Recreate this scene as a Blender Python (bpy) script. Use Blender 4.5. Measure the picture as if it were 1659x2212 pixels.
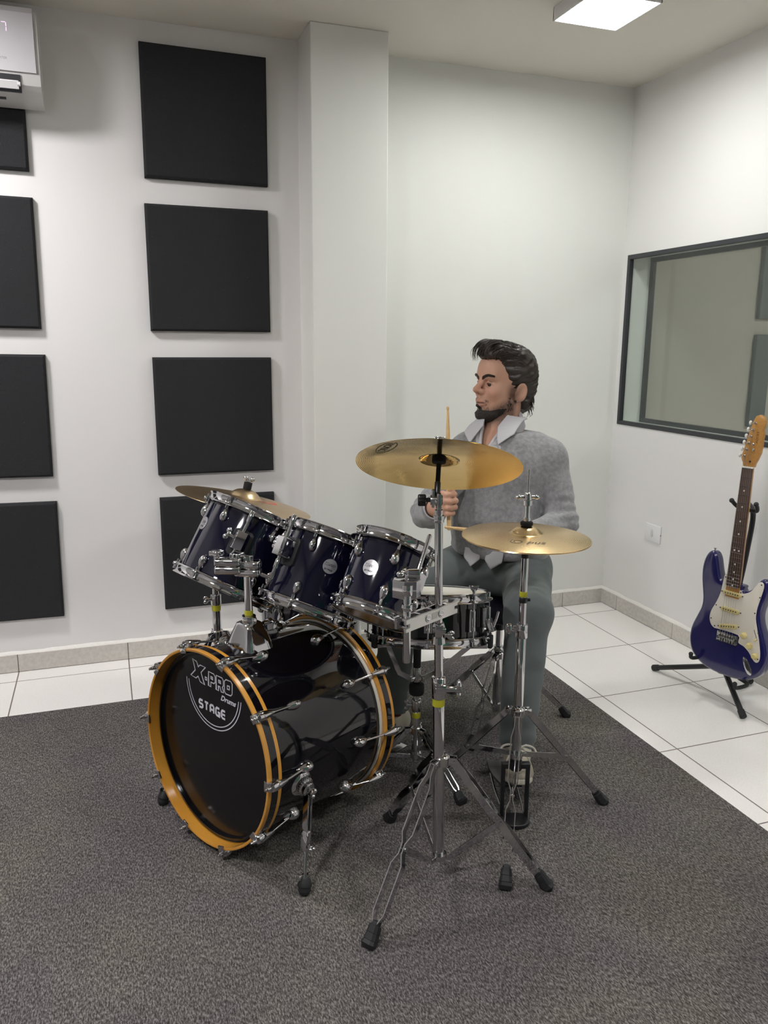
import bpy, bmesh, math, random
import numpy as np
from mathutils import Vector, Matrix

for o in list(bpy.data.objects):
    bpy.data.objects.remove(o, do_unlink=True)
scene = bpy.context.scene
COL = scene.collection
PI = math.pi
V3 = lambda *a: np.array(a, float)

# ------------------------------------------------------------------ camera
CAM = V3(-2.5364, -3.5793, 1.3879)
FPX, PITCH, YAW, ROLL = 1718.4, 0.20835, 0.33713, 0.00692
cam = bpy.data.cameras.new('camera')
cam.sensor_fit = 'VERTICAL'
cam.sensor_height = 36.0
cam.lens = FPX / 2212 * 36.0
cam.clip_start = 0.05
cam_ob = bpy.data.objects.new('camera', cam)
COL.objects.link(cam_ob)
fw = V3(math.sin(YAW)*math.cos(PITCH), math.cos(YAW)*math.cos(PITCH), -math.sin(PITCH))
r0 = V3(math.cos(YAW), -math.sin(YAW), 0)
u0 = np.cross(r0, fw)
cr_ = r0*math.cos(ROLL) + u0*math.sin(ROLL)
cu_ = -r0*math.sin(ROLL) + u0*math.cos(ROLL)
cam_ob.matrix_world = Matrix(((cr_[0], cu_[0], -fw[0], CAM[0]), (cr_[1], cu_[1], -fw[1], CAM[1]),
                              (cr_[2], cu_[2], -fw[2], CAM[2]), (0, 0, 0, 1)))
scene.camera = cam_ob

# ------------------------------------------------------------------ light and exposure
world = bpy.data.worlds.new('world'); scene.world = world
world.use_nodes = True
world.node_tree.nodes['Background'].inputs[0].default_value = (0.8, 0.85, 1, 1)
world.node_tree.nodes['Background'].inputs[1].default_value = 0.02
scene.view_settings.view_transform = 'Standard'
scene.view_settings.look = 'None'
scene.view_settings.gamma = 1
scene.view_settings.use_curve_mapping = False
scene.view_settings.exposure = 0.1
ROOM_H = 2.614
# LED ceiling panels: centre x, y, strength, colour
LAMPS = [(-0.733, -0.828, 65.0, (0.98, 1.0, 0.965)),
         (-3.40, -0.80, 150.0, (1.0, 0.975, 0.975)),
         (-3.40, -3.10, 220.0, (1.0, 0.975, 0.975)),
         (-0.73, -3.10, 92.0, (1.0, 0.985, 0.97))]

# ------------------------------------------------------------------ materials
MATS = {}
def mat(name, col, rough=0.5, metal=0.0, coat=0.0, spec=0.5, bump=None, noise=None, emit=None, trans=0.0, aniso=0.0, sheen=0.0, sss=0.0):
    """bump=(scale, strength, detail) ; noise=(scale, colour2, lo, hi)"""
    m = bpy.data.materials.new(name); m.use_nodes = True
    nt = m.node_tree; b = nt.nodes['Principled BSDF']
    b.inputs['Base Color'].default_value = (*col, 1)
    b.inputs['Roughness'].default_value = rough
    b.inputs['Metallic'].default_value = metal
    b.inputs['Coat Weight'].default_value = coat
    b.inputs['Coat Roughness'].default_value = 0.04
    b.inputs['Specular IOR Level'].default_value = spec
    b.inputs['Transmission Weight'].default_value = trans
    b.inputs['Anisotropic'].default_value = aniso
    b.inputs['Sheen Weight'].default_value = sheen
    if sss:
        b.inputs['Subsurface Weight'].default_value = sss
        b.inputs['Subsurface Radius'].default_value = (0.01, 0.004, 0.002)
    tc = nt.nodes.new('ShaderNodeTexCoord')
    if noise:
        n = nt.nodes.new('ShaderNodeTexNoise'); n.inputs['Scale'].default_value = noise[0]; n.inputs['Detail'].default_value = 5
        r = nt.nodes.new('ShaderNodeValToRGB')
        r.color_ramp.elements[0].position = noise[2]; r.color_ramp.elements[1].position = noise[3]
        r.color_ramp.elements[0].color = (*col, 1); r.color_ramp.elements[1].color = (*noise[1], 1)
        nt.links.new(tc.outputs['Object'], n.inputs['Vector']); nt.links.new(n.outputs['Fac'], r.inputs[0])
        nt.links.new(r.outputs[0], b.inputs['Base Color'])
    if bump:
        n = nt.nodes.new('ShaderNodeTexNoise'); n.inputs['Scale'].default_value = bump[0]; n.inputs['Detail'].default_value = bump[2] if len(bump) > 2 else 4
        bp = nt.nodes.new('ShaderNodeBump'); bp.inputs['Strength'].default_value = bump[1]; bp.inputs['Distance'].default_value = 0.01
        nt.links.new(tc.outputs['Object'], n.inputs['Vector']); nt.links.new(n.outputs['Fac'], bp.inputs['Height'])
        nt.links.new(bp.outputs[0], b.inputs['Normal'])
    if emit:
        b.inputs['Emission Color'].default_value = (*emit[0], 1); b.inputs['Emission Strength'].default_value = emit[1]
    MATS[name] = m
    return m

PAINT = mat('wall_paint', (0.765, 0.752, 0.745), 0.55, spec=0.35, bump=(5.0, 0.10, 7))
PAINT2 = mat('wall_paint_alcove', (0.755, 0.757, 0.725), 0.5, spec=0.4, bump=(4.0, 0.10, 8))
CEIL = mat('ceiling_paint', (0.72, 0.685, 0.62), 0.7, spec=0.2)
SKIRT = mat('skirting_tile', (0.52, 0.49, 0.45), 0.45, noise=(60, (0.60, 0.57, 0.53), 0.35, 0.65))
FILLER = mat('skirting_filler', (0.78, 0.76, 0.72), 0.6, bump=(90, 0.3))
GROUT = mat('grout', (0.20, 0.17, 0.15), 0.8)
CHROME = mat('chrome', (0.60, 0.595, 0.61), 0.07, 1.0)
STEEL = mat('steel', (0.5, 0.5, 0.51), 0.2, 1.0)
CAST = mat('cast_metal', (0.62, 0.62, 0.6), 0.28, 1.0)
BLACKMETAL = mat('black_metal', (0.012, 0.012, 0.014), 0.3, 0.0, spec=0.5)
RUBBER = mat('black_rubber', (0.012, 0.013, 0.015), 0.65)
FELT = mat('black_felt', (0.008, 0.008, 0.009), 0.9)
LACQUER = mat('black_lacquer', (0.003, 0.003, 0.005), 0.06, coat=0.4)
LACQUERB = mat('midnight_lacquer', (0.0035, 0.0035, 0.015), 0.08, coat=0.4)
FILMBLACK = mat('black_drumhead', (0.006, 0.006, 0.007), 0.42, spec=0.35, bump=(600, 0.02))
FILMWHITE = mat('coated_drumhead', (0.72, 0.70, 0.62), 0.5, noise=(9, (0.62, 0.58, 0.48), 0.45, 0.7))
FILMCLEAR = mat('amber_drumhead', (0.17, 0.09, 0.03), 0.2)
PRINT = mat('white_print', (0.62, 0.61, 0.68), 0.5)
PRINTK = mat('black_print', (0.02, 0.02, 0.025), 0.5)
PRINTR = mat('red_print', (0.62, 0.07, 0.04), 0.5)
PRINTB = mat('brown_print', (0.12, 0.075, 0.03), 0.5)
BADGE = mat('silver_badge', (0.75, 0.74, 0.77), 0.28, 0.85)
TAPE = mat('yellow_tape', (0.42, 0.40, 0.02), 0.45)
FOAM = mat('acoustic_foam', (0.031, 0.0315, 0.034), 0.95, spec=0.15, bump=(350, 0.5, 3), noise=(240, (0.16, 0.16, 0.16), 0.71, 0.77))
WHITEP = mat('white_plastic', (0.76, 0.755, 0.76), 0.3)
SILVERP = mat('silver_plastic', (0.60, 0.59, 0.62), 0.33)
DARKP = mat('dark_plastic', (0.05, 0.05, 0.055), 0.4)
WINFRAME = mat('dark_window_frame', (0.028, 0.030, 0.036), 0.38)
WOODSTICK = mat('hickory', (0.66, 0.45, 0.22), 0.45, noise=(40, (0.55, 0.36, 0.16), 0.4, 0.7))

def wood(name, c1, c2, scale, rough=0.25, coat=0.6, axis=None):
    m = bpy.data.materials.new(name); m.use_nodes = True; nt = m.node_tree; b = nt.nodes['Principled BSDF']
    b.inputs['Roughness'].default_value = rough; b.inputs['Coat Weight'].default_value = coat; b.inputs['Coat Roughness'].default_value = 0.1
    tc = nt.nodes.new('ShaderNodeTexCoord'); mp = nt.nodes.new('ShaderNodeMapping'); mp.inputs['Scale'].default_value = scale
    n = nt.nodes.new('ShaderNodeTexNoise'); n.inputs['Scale'].default_value = 6; n.inputs['Detail'].default_value = 6
    r = nt.nodes.new('ShaderNodeValToRGB'); r.color_ramp.elements[0].color = (*c1, 1); r.color_ramp.elements[1].color = (*c2, 1)
    r.color_ramp.elements[0].position = 0.3; r.color_ramp.elements[1].position = 0.7
    nt.links.new(tc.outputs['Object'], mp.inputs[0]); nt.links.new(mp.outputs[0], n.inputs['Vector'])
    nt.links.new(n.outputs['Fac'], r.inputs[0]); nt.links.new(r.outputs[0], b.inputs['Base Color'])
    return m
HOOPWOOD = wood('amber_maple', (0.50, 0.22, 0.025), (0.62, 0.30, 0.045), (1, 1, 1), 0.25)
ROSEWOOD = wood('rosewood', (0.045, 0.022, 0.014), (0.09, 0.045, 0.028), (60, 60, 4), 0.5, 0.0)
MAPLE = wood('amber_neck', (0.42, 0.19, 0.035), (0.52, 0.26, 0.06), (20, 20, 3), 0.3)

def cymbal_mat(name, c1, c2, rough, groove, dents=0.0):
    m = bpy.data.materials.new(name); m.use_nodes = True; nt = m.node_tree; b = nt.nodes['Principled BSDF']
    b.inputs['Metallic'].default_value = 1; b.inputs['Roughness'].default_value = rough
    tc = nt.nodes.new('ShaderNodeTexCoord'); sx = nt.nodes.new('ShaderNodeSeparateXYZ')
    nt.links.new(tc.outputs['Object'], sx.inputs[0])
    cx = nt.nodes.new('ShaderNodeCombineXYZ'); nt.links.new(sx.outputs[0], cx.inputs[0]); nt.links.new(sx.outputs[1], cx.inputs[1])
    ln = nt.nodes.new('ShaderNodeVectorMath'); ln.operation = 'LENGTH'; nt.links.new(cx.outputs[0], ln.inputs[0])
    wv = nt.nodes.new('ShaderNodeMath'); wv.operation = 'MULTIPLY'; wv.inputs[1].default_value = 1500
    nt.links.new(ln.outputs['Value'], wv.inputs[0])
    sn = nt.nodes.new('ShaderNodeMath'); sn.operation = 'SINE'; nt.links.new(wv.outputs[0], sn.inputs[0])
    no = nt.nodes.new('ShaderNodeTexNoise'); no.inputs['Scale'].default_value = 14; no.inputs['Detail'].default_value = 3
    nt.links.new(tc.outputs['Object'], no.inputs['Vector'])
    r = nt.nodes.new('ShaderNodeValToRGB'); r.color_ramp.elements[0].color = (*c1, 1); r.color_ramp.elements[1].color = (*c2, 1)
    nt.links.new(no.outputs['Fac'], r.inputs[0]); nt.links.new(r.outputs[0], b.inputs['Base Color'])
    b1 = nt.nodes.new('ShaderNodeBump'); b1.inputs['Strength'].default_value = groove; b1.inputs['Distance'].default_value = 0.0004
    nt.links.new(sn.outputs[0], b1.inputs['Height'])
    if dents:
        vo = nt.nodes.new('ShaderNodeTexVoronoi'); vo.inputs['Scale'].default_value = 26; vo.feature = 'SMOOTH_F1'
        nt.links.new(tc.outputs['Object'], vo.inputs['Vector'])
        b2 = nt.nodes.new('ShaderNodeBump'); b2.inputs['Strength'].default_value = dents; b2.inputs['Distance'].default_value = 0.004
        nt.links.new(vo.outputs['Distance'], b2.inputs['Height']); nt.links.new(b1.outputs[0], b2.inputs['Normal'])
        nt.links.new(b2.outputs[0], b.inputs['Normal'])
    else:
        nt.links.new(b1.outputs[0], b.inputs['Normal'])
    return m
BRASS = cymbal_mat('hi_hat_bronze', (0.72, 0.52, 0.27), (0.80, 0.60, 0.33), 0.27, 0.25)
BRASSB = cymbal_mat('brilliant_bronze', (0.62, 0.42, 0.16), (0.72, 0.50, 0.20), 0.13, 0.10, 0.12)
BRASSR = cymbal_mat('ride_bronze', (0.56, 0.42, 0.25), (0.66, 0.50, 0.30), 0.33, 0.2)

# tiled floor
def tile_mat():
    m = bpy.data.materials.new('floor_tile'); m.use_nodes = True; nt = m.node_tree; b = nt.nodes['Principled BSDF']
    b.inputs['Roughness'].default_value = 0.32
    tc = nt.nodes.new('ShaderNodeTexCoord'); sx = nt.nodes.new('ShaderNodeSeparateXYZ'); nt.links.new(tc.outputs['Object'], sx.inputs[0])
    S = 0.449
    outs = []
    for i, off in ((0, 0.2587), (1, 0.1520)):
        a = nt.nodes.new('ShaderNodeMath'); a.operation = 'ADD'; a.inputs[1].default_value = off + S*40
        nt.links.new(sx.outputs[i], a.inputs[0])
        d = nt.nodes.new('ShaderNodeMath'); d.operation = 'DIVIDE'; d.inputs[1].default_value = S; nt.links.new(a.outputs[0], d.inputs[0])
        f = nt.nodes.new('ShaderNodeMath'); f.operation = 'FRACT'; nt.links.new(d.outputs[0], f.inputs[0])
        s = nt.nodes.new('ShaderNodeMath'); s.operation = 'SUBTRACT'; s.inputs[1].default_value = 0.5; nt.links.new(f.outputs[0], s.inputs[0])
        ab = nt.nodes.new('ShaderNodeMath'); ab.operation = 'ABSOLUTE'; nt.links.new(s.outputs[0], ab.inputs[0])
        outs.append(ab)
    mx = nt.nodes.new('ShaderNodeMath'); mx.operation = 'MAXIMUM'; nt.links.new(outs[0].outputs[0], mx.inputs[0]); nt.links.new(outs[1].outputs[0], mx.inputs[1])
    gt = nt.nodes.new('ShaderNodeMapRange'); gt.inputs['From Min'].default_value = 0.4935; gt.inputs['From Max'].default_value = 0.4965
    nt.links.new(mx.outputs[0], gt.inputs['Value'])
    no = nt.nodes.new('ShaderNodeTexNoise'); no.inputs['Scale'].default_value = 180; nt.links.new(tc.outputs['Object'], no.inputs['Vector'])
    r = nt.nodes.new('ShaderNodeValToRGB'); r.color_ramp.elements[0].color = (0.80, 0.775, 0.745, 1); r.color_ramp.elements[1].color = (0.86, 0.84, 0.815, 1)
    r.color_ramp.elements[0].position = 0.3; r.color_ramp.elements[1].position = 0.5
    nt.links.new(no.outputs['Fac'], r.inputs[0])
    mix = nt.nodes.new('ShaderNodeMix'); mix.data_type = 'RGBA'
    nt.links.new(gt.outputs[0], mix.inputs['Factor']); nt.links.new(r.outputs[0], mix.inputs['A']); mix.inputs['B'].default_value = (0.16, 0.12, 0.11, 1)
    nt.links.new(mix.outputs['Result'], b.inputs['Base Color'])
    bp = nt.nodes.new('ShaderNodeBump'); bp.inputs['Strength'].default_value = 0.6; bp.inputs['Distance'].default_value = 0.002; bp.invert = True
    nt.links.new(gt.outputs[0], bp.inputs['Height']); nt.links.new(bp.outputs[0], b.inputs['Normal'])
    return m
TILE = tile_mat()

def carpet_mat():
    m = bpy.data.materials.new('grey_carpet'); m.use_nodes = True; nt = m.node_tree; b = nt.nodes['Principled BSDF']
    b.inputs['Roughness'].default_value = 1.0; b.inputs['Specular IOR Level'].default_value = 0.1
    tc = nt.nodes.new('ShaderNodeTexCoord')
    mp = nt.nodes.new('ShaderNodeMapping'); mp.inputs['Scale'].default_value = (1.0, 0.33, 1); mp.inputs['Rotation'].default_value = (0, 0, 0.2)
    nt.links.new(tc.outputs['Object'], mp.inputs[0])
    n1 = nt.nodes.new('ShaderNodeTexNoise'); n1.inputs['Scale'].default_value = 310; n1.inputs['Detail'].default_value = 3; n1.inputs['Roughness'].default_value = 0.75
    n2 = nt.nodes.new('ShaderNodeTexNoise'); n2.inputs['Scale'].default_value = 2.6; n2.inputs['Detail'].default_value = 4
    nt.links.new(mp.outputs[0], n1.inputs['Vector']); nt.links.new(tc.outputs['Object'], n2.inputs['Vector'])
    r = nt.nodes.new('ShaderNodeValToRGB')
    r.color_ramp.elements[0].color = (0.036, 0.033, 0.033, 1); r.color_ramp.elements[0].position = 0.36
    r.color_ramp.elements[1].color = (0.26, 0.245, 0.235, 1); r.color_ramp.elements[1].position = 0.66
    e = r.color_ramp.elements.new(0.5); e.color = (0.104, 0.096, 0.093, 1)
    nt.links.new(n1.outputs['Fac'], r.inputs[0])
    r2 = nt.nodes.new('ShaderNodeValToRGB'); r2.color_ramp.elements[0].color = (0.92, 0.90, 0.95, 1); r2.color_ramp.elements[1].color = (1.05, 1.05, 0.98, 1)
    r2.color_ramp.elements[0].position = 0.4; r2.color_ramp.elements[1].position = 0.6
    nt.links.new(n2.outputs['Fac'], r2.inputs[0])
    mix = nt.nodes.new('ShaderNodeMix'); mix.data_type = 'RGBA'; mix.blend_type = 'MULTIPLY'; mix.inputs['Factor'].default_value = 1
    nt.links.new(r.outputs[0], mix.inputs['A']); nt.links.new(r2.outputs[0], mix.inputs['B'])
    nt.links.new(mix.outputs['Result'], b.inputs['Base Color'])
    bp = nt.nodes.new('ShaderNodeBump'); bp.inputs['Strength'].default_value = 0.5; bp.inputs['Distance'].default_value = 0.003
    nt.links.new(n1.outputs['Fac'], bp.inputs['Height']); nt.links.new(bp.outputs[0], b.inputs['Normal'])
    return m
CARPET = carpet_mat()

def glass_mat():
    m = bpy.data.materials.new('window_glass'); m.use_nodes = True; nt = m.node_tree
    for n in list(nt.nodes): nt.nodes.remove(n)
    out = nt.nodes.new('ShaderNodeOutputMaterial'); mix = nt.nodes.new('ShaderNodeMixShader')
    tr = nt.nodes.new('ShaderNodeBsdfTransparent'); tr.inputs[0].default_value = (0.90, 0.93, 0.92, 1)
    gl = nt.nodes.new('ShaderNodeBsdfGlossy'); gl.inputs['Roughness'].default_value = 0.0
    lw = nt.nodes.new('ShaderNodeLayerWeight'); lw.inputs[0].default_value = 0.5
    pw = nt.nodes.new('ShaderNodeMath'); pw.operation = 'POWER'; pw.inputs[1].default_value = 4.0
    ma = nt.nodes.new('ShaderNodeMath'); ma.operation = 'MULTIPLY_ADD'; ma.inputs[1].default_value = 0.9; ma.inputs[2].default_value = 0.03
    nt.links.new(lw.outputs['Facing'], pw.inputs[0]); nt.links.new(pw.outputs[0], ma.inputs[0]); nt.links.new(ma.outputs[0], mix.inputs[0])
    nt.links.new(tr.outputs[0], mix.inputs[1]); nt.links.new(gl.outputs[0], mix.inputs[2])
    nt.links.new(mix.outputs[0], out.inputs[0])
    return m
GLASS = glass_mat()

# ------------------------------------------------------------------ mesh helpers
class MB:
    def __init__(s): s.v = []; s.f = []; s.n = 0
    def add(s, v, f):
        v = np.asarray(v, float).reshape(-1, 3)
        s.v.append(v); s.f += [tuple(i + s.n for i in q) for q in f]; s.n += len(v)
        return s
    def build(s, name, material, parent=None, smooth=True, angle=38, loc=None, M=None):
        me = bpy.data.meshes.new(name)
        v = np.vstack(s.v)
        me.from_pydata(v.tolist(), [], s.f); me.update()
        if smooth:
            me.shade_smooth()
            if angle < 179: me.set_sharp_from_angle(angle=math.radians(angle))
        me.materials.append(material)
        o = bpy.data.objects.new(name, me); COL.objects.link(o)
        if parent: o.parent = parent
        if M is not None: o.matrix_local = M
        elif loc is not None: o.location = loc
        return o

def unit(a): a = np.asarray(a, float); return a / (np.linalg.norm(a) + 1e-12)
def frame(n, ref=None):
    n = unit(n); r = np.array([0, 0, 1.]) if ref is None else np.asarray(ref, float)
    if abs(unit(r) @ n) > 0.98: r = np.array([1., 0, 0])
    a = unit(np.cross(r, n)); return a, np.cross(n, a), n
def T(p, X, Y, Z):
    return Matrix(((X[0], Y[0], Z[0], p[0]), (X[1], Y[1], Z[1], p[1]), (X[2], Y[2], Z[2], p[2]), (0, 0, 0, 1)))

def tube(mb, pts, r, seg=12, closed=False, cap=True):
    P = np.array(pts, float); n = len(P)
    R = np.full(n, r, float) if np.isscalar(r) else np.asarray(r, float)
    tan = np.zeros_like(P)
    if closed: tan = np.roll(P, -1, 0) - np.roll(P, 1, 0)
    else:
        tan[1:-1] = P[2:] - P[:-2]; tan[0] = P[1]-P[0]; tan[-1] = P[-1]-P[-2]
    tan /= np.linalg.norm(tan, axis=1)[:, None] + 1e-12
    a, b, _ = frame(tan[0]); rings = []
    t = np.linspace(0, 2*PI, seg, endpoint=False)
    for i in range(n):
        a = a - tan[i]*(a @ tan[i]); a = unit(a); b = np.cross(tan[i], a)
        rings.append(P[i] + R[i]*(np.cos(t)[:, None]*a + np.sin(t)[:, None]*b))
    V = np.vstack(rings); F = []
    m = n if closed else n-1
    for i in range(m):
        j = (i+1) % n
        for k in range(seg):
            l = (k+1) % seg
            F.append((i*seg+k, i*seg+l, j*seg+l, j*seg+k))
    if cap and not closed:
        F.append(tuple(range(seg))[::-1]); F.append(tuple((n-1)*seg+k for k in range(seg)))
    mb.add(V, F); return mb

def lathe(mb, prof, seg=48, o=(0, 0, 0), n=(0, 0, 1), cap0=True, cap1=True, ref=None, closed=False):
    """prof: (radius, height) list along axis n"""
    a, b, n = frame(n, ref); o = np.asarray(o, float); t = np.linspace(0, 2*PI, seg, endpoint=False)
    ring = np.cos(t)[:, None]*a + np.sin(t)[:, None]*b
    V = np.vstack([o + n*h + ring*max(r, 1e-5) for r, h in prof]); F = []
    k = len(prof)
    for i in range(k if closed else k-1):
        j = (i+1) % k
        for s in range(seg):
            q = (s+1) % seg
            F.append((i*seg+s, i*seg+q, j*seg+q, j*seg+s))
    if not closed:
        if cap0: F.append(tuple(range(seg))[::-1])
        if cap1: F.append(tuple((k-1)*seg+s for s in range(seg)))
    mb.add(V, F); return mb
def cyl(mb, a, b, r, seg=20, bev=0.0):
    a = np.asarray(a, float); b = np.asarray(b, float); L = np.linalg.norm(b-a)
    if bev: pr = [(r-bev, 0), (r-bev*0.3, bev*0.3), (r, bev), (r, L-bev), (r-bev*0.3, L-bev*0.3), (r-bev, L)]
    else: pr = [(r, 0), (r, L)]
    return lathe(mb, pr, seg, a, b-a)
def ball(mb, c, r, seg=20, sc=(1, 1, 1), axes=None):
    n = seg//2; V = []; F = []
    for i in range(n+1):
        th = PI*i/n
        for k in range(seg):
            ph = 2*PI*k/seg; V.append((math.sin(th)*math.cos(ph)*sc[0], math.sin(th)*math.sin(ph)*sc[1], math.cos(th)*sc[2]))
    V = np.array(V)*r
    if axes is not None: V = V @ np.array(axes)
    for i in range(n):
        for k in range(seg):
            l = (k+1) % seg; F.append((i*seg+k, (i+1)*seg+k, (i+1)*seg+l, i*seg+l))
    mb.add(V + np.asarray(c, float), F); return mb
def box(mb, c, size, axes=None, bev=0.0, seg=2):
    bm = bmesh.new(); bmesh.ops.create_cube(bm, size=1)
    for v in bm.verts: v.co = Vector((v.co.x*size[0], v.co.y*size[1], v.co.z*size[2]))
    if bev: bmesh.ops.bevel(bm, geom=list(bm.edges), offset=min(bev, min(size)*0.49), segments=seg, affect='EDGES', profile=0.5)
    bm.verts.index_update()
    V = np.array([v.co[:] for v in bm.verts]); F = [tuple(v.index for v in f.verts) for f in bm.faces]; bm.free()
    if axes is not None: V = V @ np.array(axes, float)
    mb.add(V + np.asarray(c, float), F); return mb
def boxmm(mb, lo, hi, bev=0.0):
    lo = np.array(lo, float); hi = np.array(hi, float); return box(mb, (lo+hi)/2, hi-lo, None, bev)
def inset_poly(P, d):
    P = np.asarray(P, float); e = np.roll(P, -1, 0) - P
    e /= np.linalg.norm(e, axis=1)[:, None] + 1e-12
    nrm = np.stack([-e[:, 1], e[:, 0]], 1)
    area = 0.5*np.sum(P[:, 0]*np.roll(P[:, 1], -1) - np.roll(P[:, 0], -1)*P[:, 1])
    if area < 0: nrm = -nrm
    n2 = np.roll(nrm, 1, 0) + nrm; n2 /= np.linalg.norm(n2, axis=1)[:, None] + 1e-9
    return P + n2*d
def prism(mb, outline, z0, z1, axes=None, o=(0, 0, 0), bev=0.0, seg=4):
    P = np.asarray(outline, float)
    area = 0.5*np.sum(P[:, 0]*np.roll(P[:, 1], -1) - np.roll(P[:, 0], -1)*P[:, 1])
    if area < 0: P = P[::-1]
    rings = []
    if bev:
        for k in range(seg+1):
            a = k/seg*PI/2; rings.append((inset_poly(P, bev*(1-math.sin(a))), z0 + bev*(1-math.cos(a))))
        for k in range(seg+1):
            a = k/seg*PI/2; rings.append((inset_poly(P, bev*(1-math.cos(a))), z1 - bev*(1-math.sin(a))))
    else: rings = [(P, z0), (P, z1)]
    m = len(P); V = np.vstack([np.column_stack([q, np.full(m, z)]) for q, z in rings]); F = []
    for i in range(len(rings)-1):
        for k in range(m):
            l = (k+1) % m; F.append((i*m+k, i*m+l, (i+1)*m+l, (i+1)*m+k))
    F.append(tuple(range(m))[::-1]); F.append(tuple((len(rings)-1)*m+k for k in range(m)))
    if axes is not None: V = V @ np.array(axes, float)
    mb.add(V + np.asarray(o, float), F); return mb
def smooth_line(pts, n=8, closed=False):
    """Catmull-Rom"""
    P = np.array(pts, float); m = len(P); out = []
    rng = range(m) if closed else range(m-1)
    for i in rng:
        p1 = P[i]; p2 = P[(i+1) % m]
        p0 = P[(i-1) % m] if (closed or i > 0) else 2*p1-p2
        p3 = P[(i+2) % m] if (closed or i+2 < m) else 2*p2-p1
        for t in np.linspace(0, 1, n, endpoint=False):
            out.append(0.5*((2*p1) + (-p0+p2)*t + (2*p0-5*p1+4*p2-p3)*t*t + (-p0+3*p1-3*p2+p3)*t**3))
    if not closed: out.append(P[-1])
    return np.array(out)
def ribbon(mb, line, w, fn, closed=False, th=0.0004):
    """flat stroke of width w along a 2D line, mapped to 3D by fn(x, y, h)"""
    P = np.array(line, float); n = len(P)
    if closed: t = np.roll(P, -1, 0) - np.roll(P, 1, 0)
    else:
        t = np.zeros_like(P); t[1:-1] = P[2:]-P[:-2]; t[0] = P[1]-P[0]; t[-1] = P[-1]-P[-2]
    t /= np.linalg.norm(t, axis=1)[:, None] + 1e-12
    nr = np.stack([-t[:, 1], t[:, 0]], 1)
    if n > 2:   # mitre
        for i in range(n):
            if closed or 0 < i < n-1:
                e = unit(P[(i+1) % n]-P[i]); c = abs(e @ t[i]); nr[i] /= max(c, 0.45)
    A = P + nr*w/2; B = P - nr*w/2
    V = []
    for i in range(n): V += [fn(A[i][0], A[i][1], th), fn(B[i][0], B[i][1], th)]
    F = []
    for i in range(n if closed else n-1):
        j = (i+1) % n; F.append((2*i, 2*i+1, 2*j+1, 2*j))
    mb.add(V, F); return mb
def text2d(mb, txt, size, fn, shear=0.0, offset=0.0, th=0.0004, align='CENTER', sx=1.0):
    cu = bpy.data.curves.new('t', 'FONT'); cu.body = txt; cu.size = size; cu.shear = shear; cu.offset = offset
    cu.align_x = align; cu.align_y = 'CENTER'; cu.resolution_u = 3
    ob = bpy.data.objects.new('t', cu); COL.objects.link(ob)
    dg = bpy.context.evaluated_depsgraph_get(); me = bpy.data.meshes.new_from_object(ob.evaluated_get(dg))
    V = [fn(v.co.x*sx, v.co.y, th) for v in me.vertices]; F = [tuple(p.vertices) for p in me.polygons]
    bpy.data.objects.remove(ob, do_unlink=True); bpy.data.meshes.remove(me); bpy.data.curves.remove(cu)
    if V: mb.add(V, F)
    return mb

# ------------------------------------------------------------------ object helpers
def tag(o, label=None, cat=None, group=None, kind=None):
    if label: o['label'] = label
    if cat: o['category'] = cat
    if group: o['group'] = group
    if kind: o['kind'] = kind
    return o
def thing(name, label, cat, loc=(0, 0, 0), group=None, M=None):
    o = bpy.data.objects.new(name, None); COL.objects.link(o); o.empty_display_size = 0.05
    if M is not None: o.matrix_world = M
    else: o.location = loc
    return tag(o, label, cat, group)
def struct(name, mb, m, parent=None, **k):
    o = mb.build(name, m, parent, **k)
    if parent is None: o['kind'] = 'structure'
    return o
# ------------------------------------------------------------------ room shell
XL, YF = -4.5, -4.6           # left and front limits of the room
YB = -0.0356                  # back wall plane (panels)
PX0, PX1, PY = -1.6904, -1.3647, -0.2566   # pillar
m = MB(); boxmm(m, (XL-0.1, YF-0.1, -0.1), (0.15, 0.12, 0.0)); struct('floor', m, TILE, smooth=False)
m = MB(); boxmm(m, (XL-0.1, YF-0.1, ROOM_H), (0.15, 0.12, ROOM_H+0.1)); struct('ceiling', m, CEIL, smooth=False)
m = MB(); boxmm(m, (XL-0.1, YB, 0), (PX0+0.05, 0.12, ROOM_H)); struct('wall_back', m, PAINT, smooth=False)
m = MB(); boxmm(m, (PX0+0.05, 0, 0), (0.15, 0.12, ROOM_H)); struct('wall_alcove', m, PAINT2, smooth=False)
m = MB(); boxmm(m, (PX0, PY, 0), (PX1, 0.0, ROOM_H), 0.004); struct('wall_pillar', m, PAINT2, smooth=False)
m = MB(); boxmm(m, (XL-0.1, YF, 0), (XL, YB, ROOM_H)); struct('wall_left', m, mat('grey_wall_covering', (0.30, 0.295, 0.29), 0.85), smooth=False)
m = MB(); boxmm(m, (XL-0.1, YF-0.1, 0), (0.15, YF, ROOM_H)); struct('wall_front', m, mat('dark_wall_covering', (0.10, 0.10, 0.105), 0.9, bump=(30, 0.2)), smooth=False)
WY0, WY1, WZ0, WZ1 = -2.15, -0.034, 0.985, 1.832   # window opening
m = MB()
boxmm(m, (0, YF, 0), (0.15, 0.0, WZ0)); boxmm(m, (0, YF, WZ1), (0.15, 0.0, ROOM_H))
boxmm(m, (0, YF, WZ0), (0.15, WY0, WZ1)); boxmm(m, (0, WY1, WZ0), (0.15, 0.0, WZ1))
struct('wall_right', m, PAINT, smooth=False)
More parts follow.
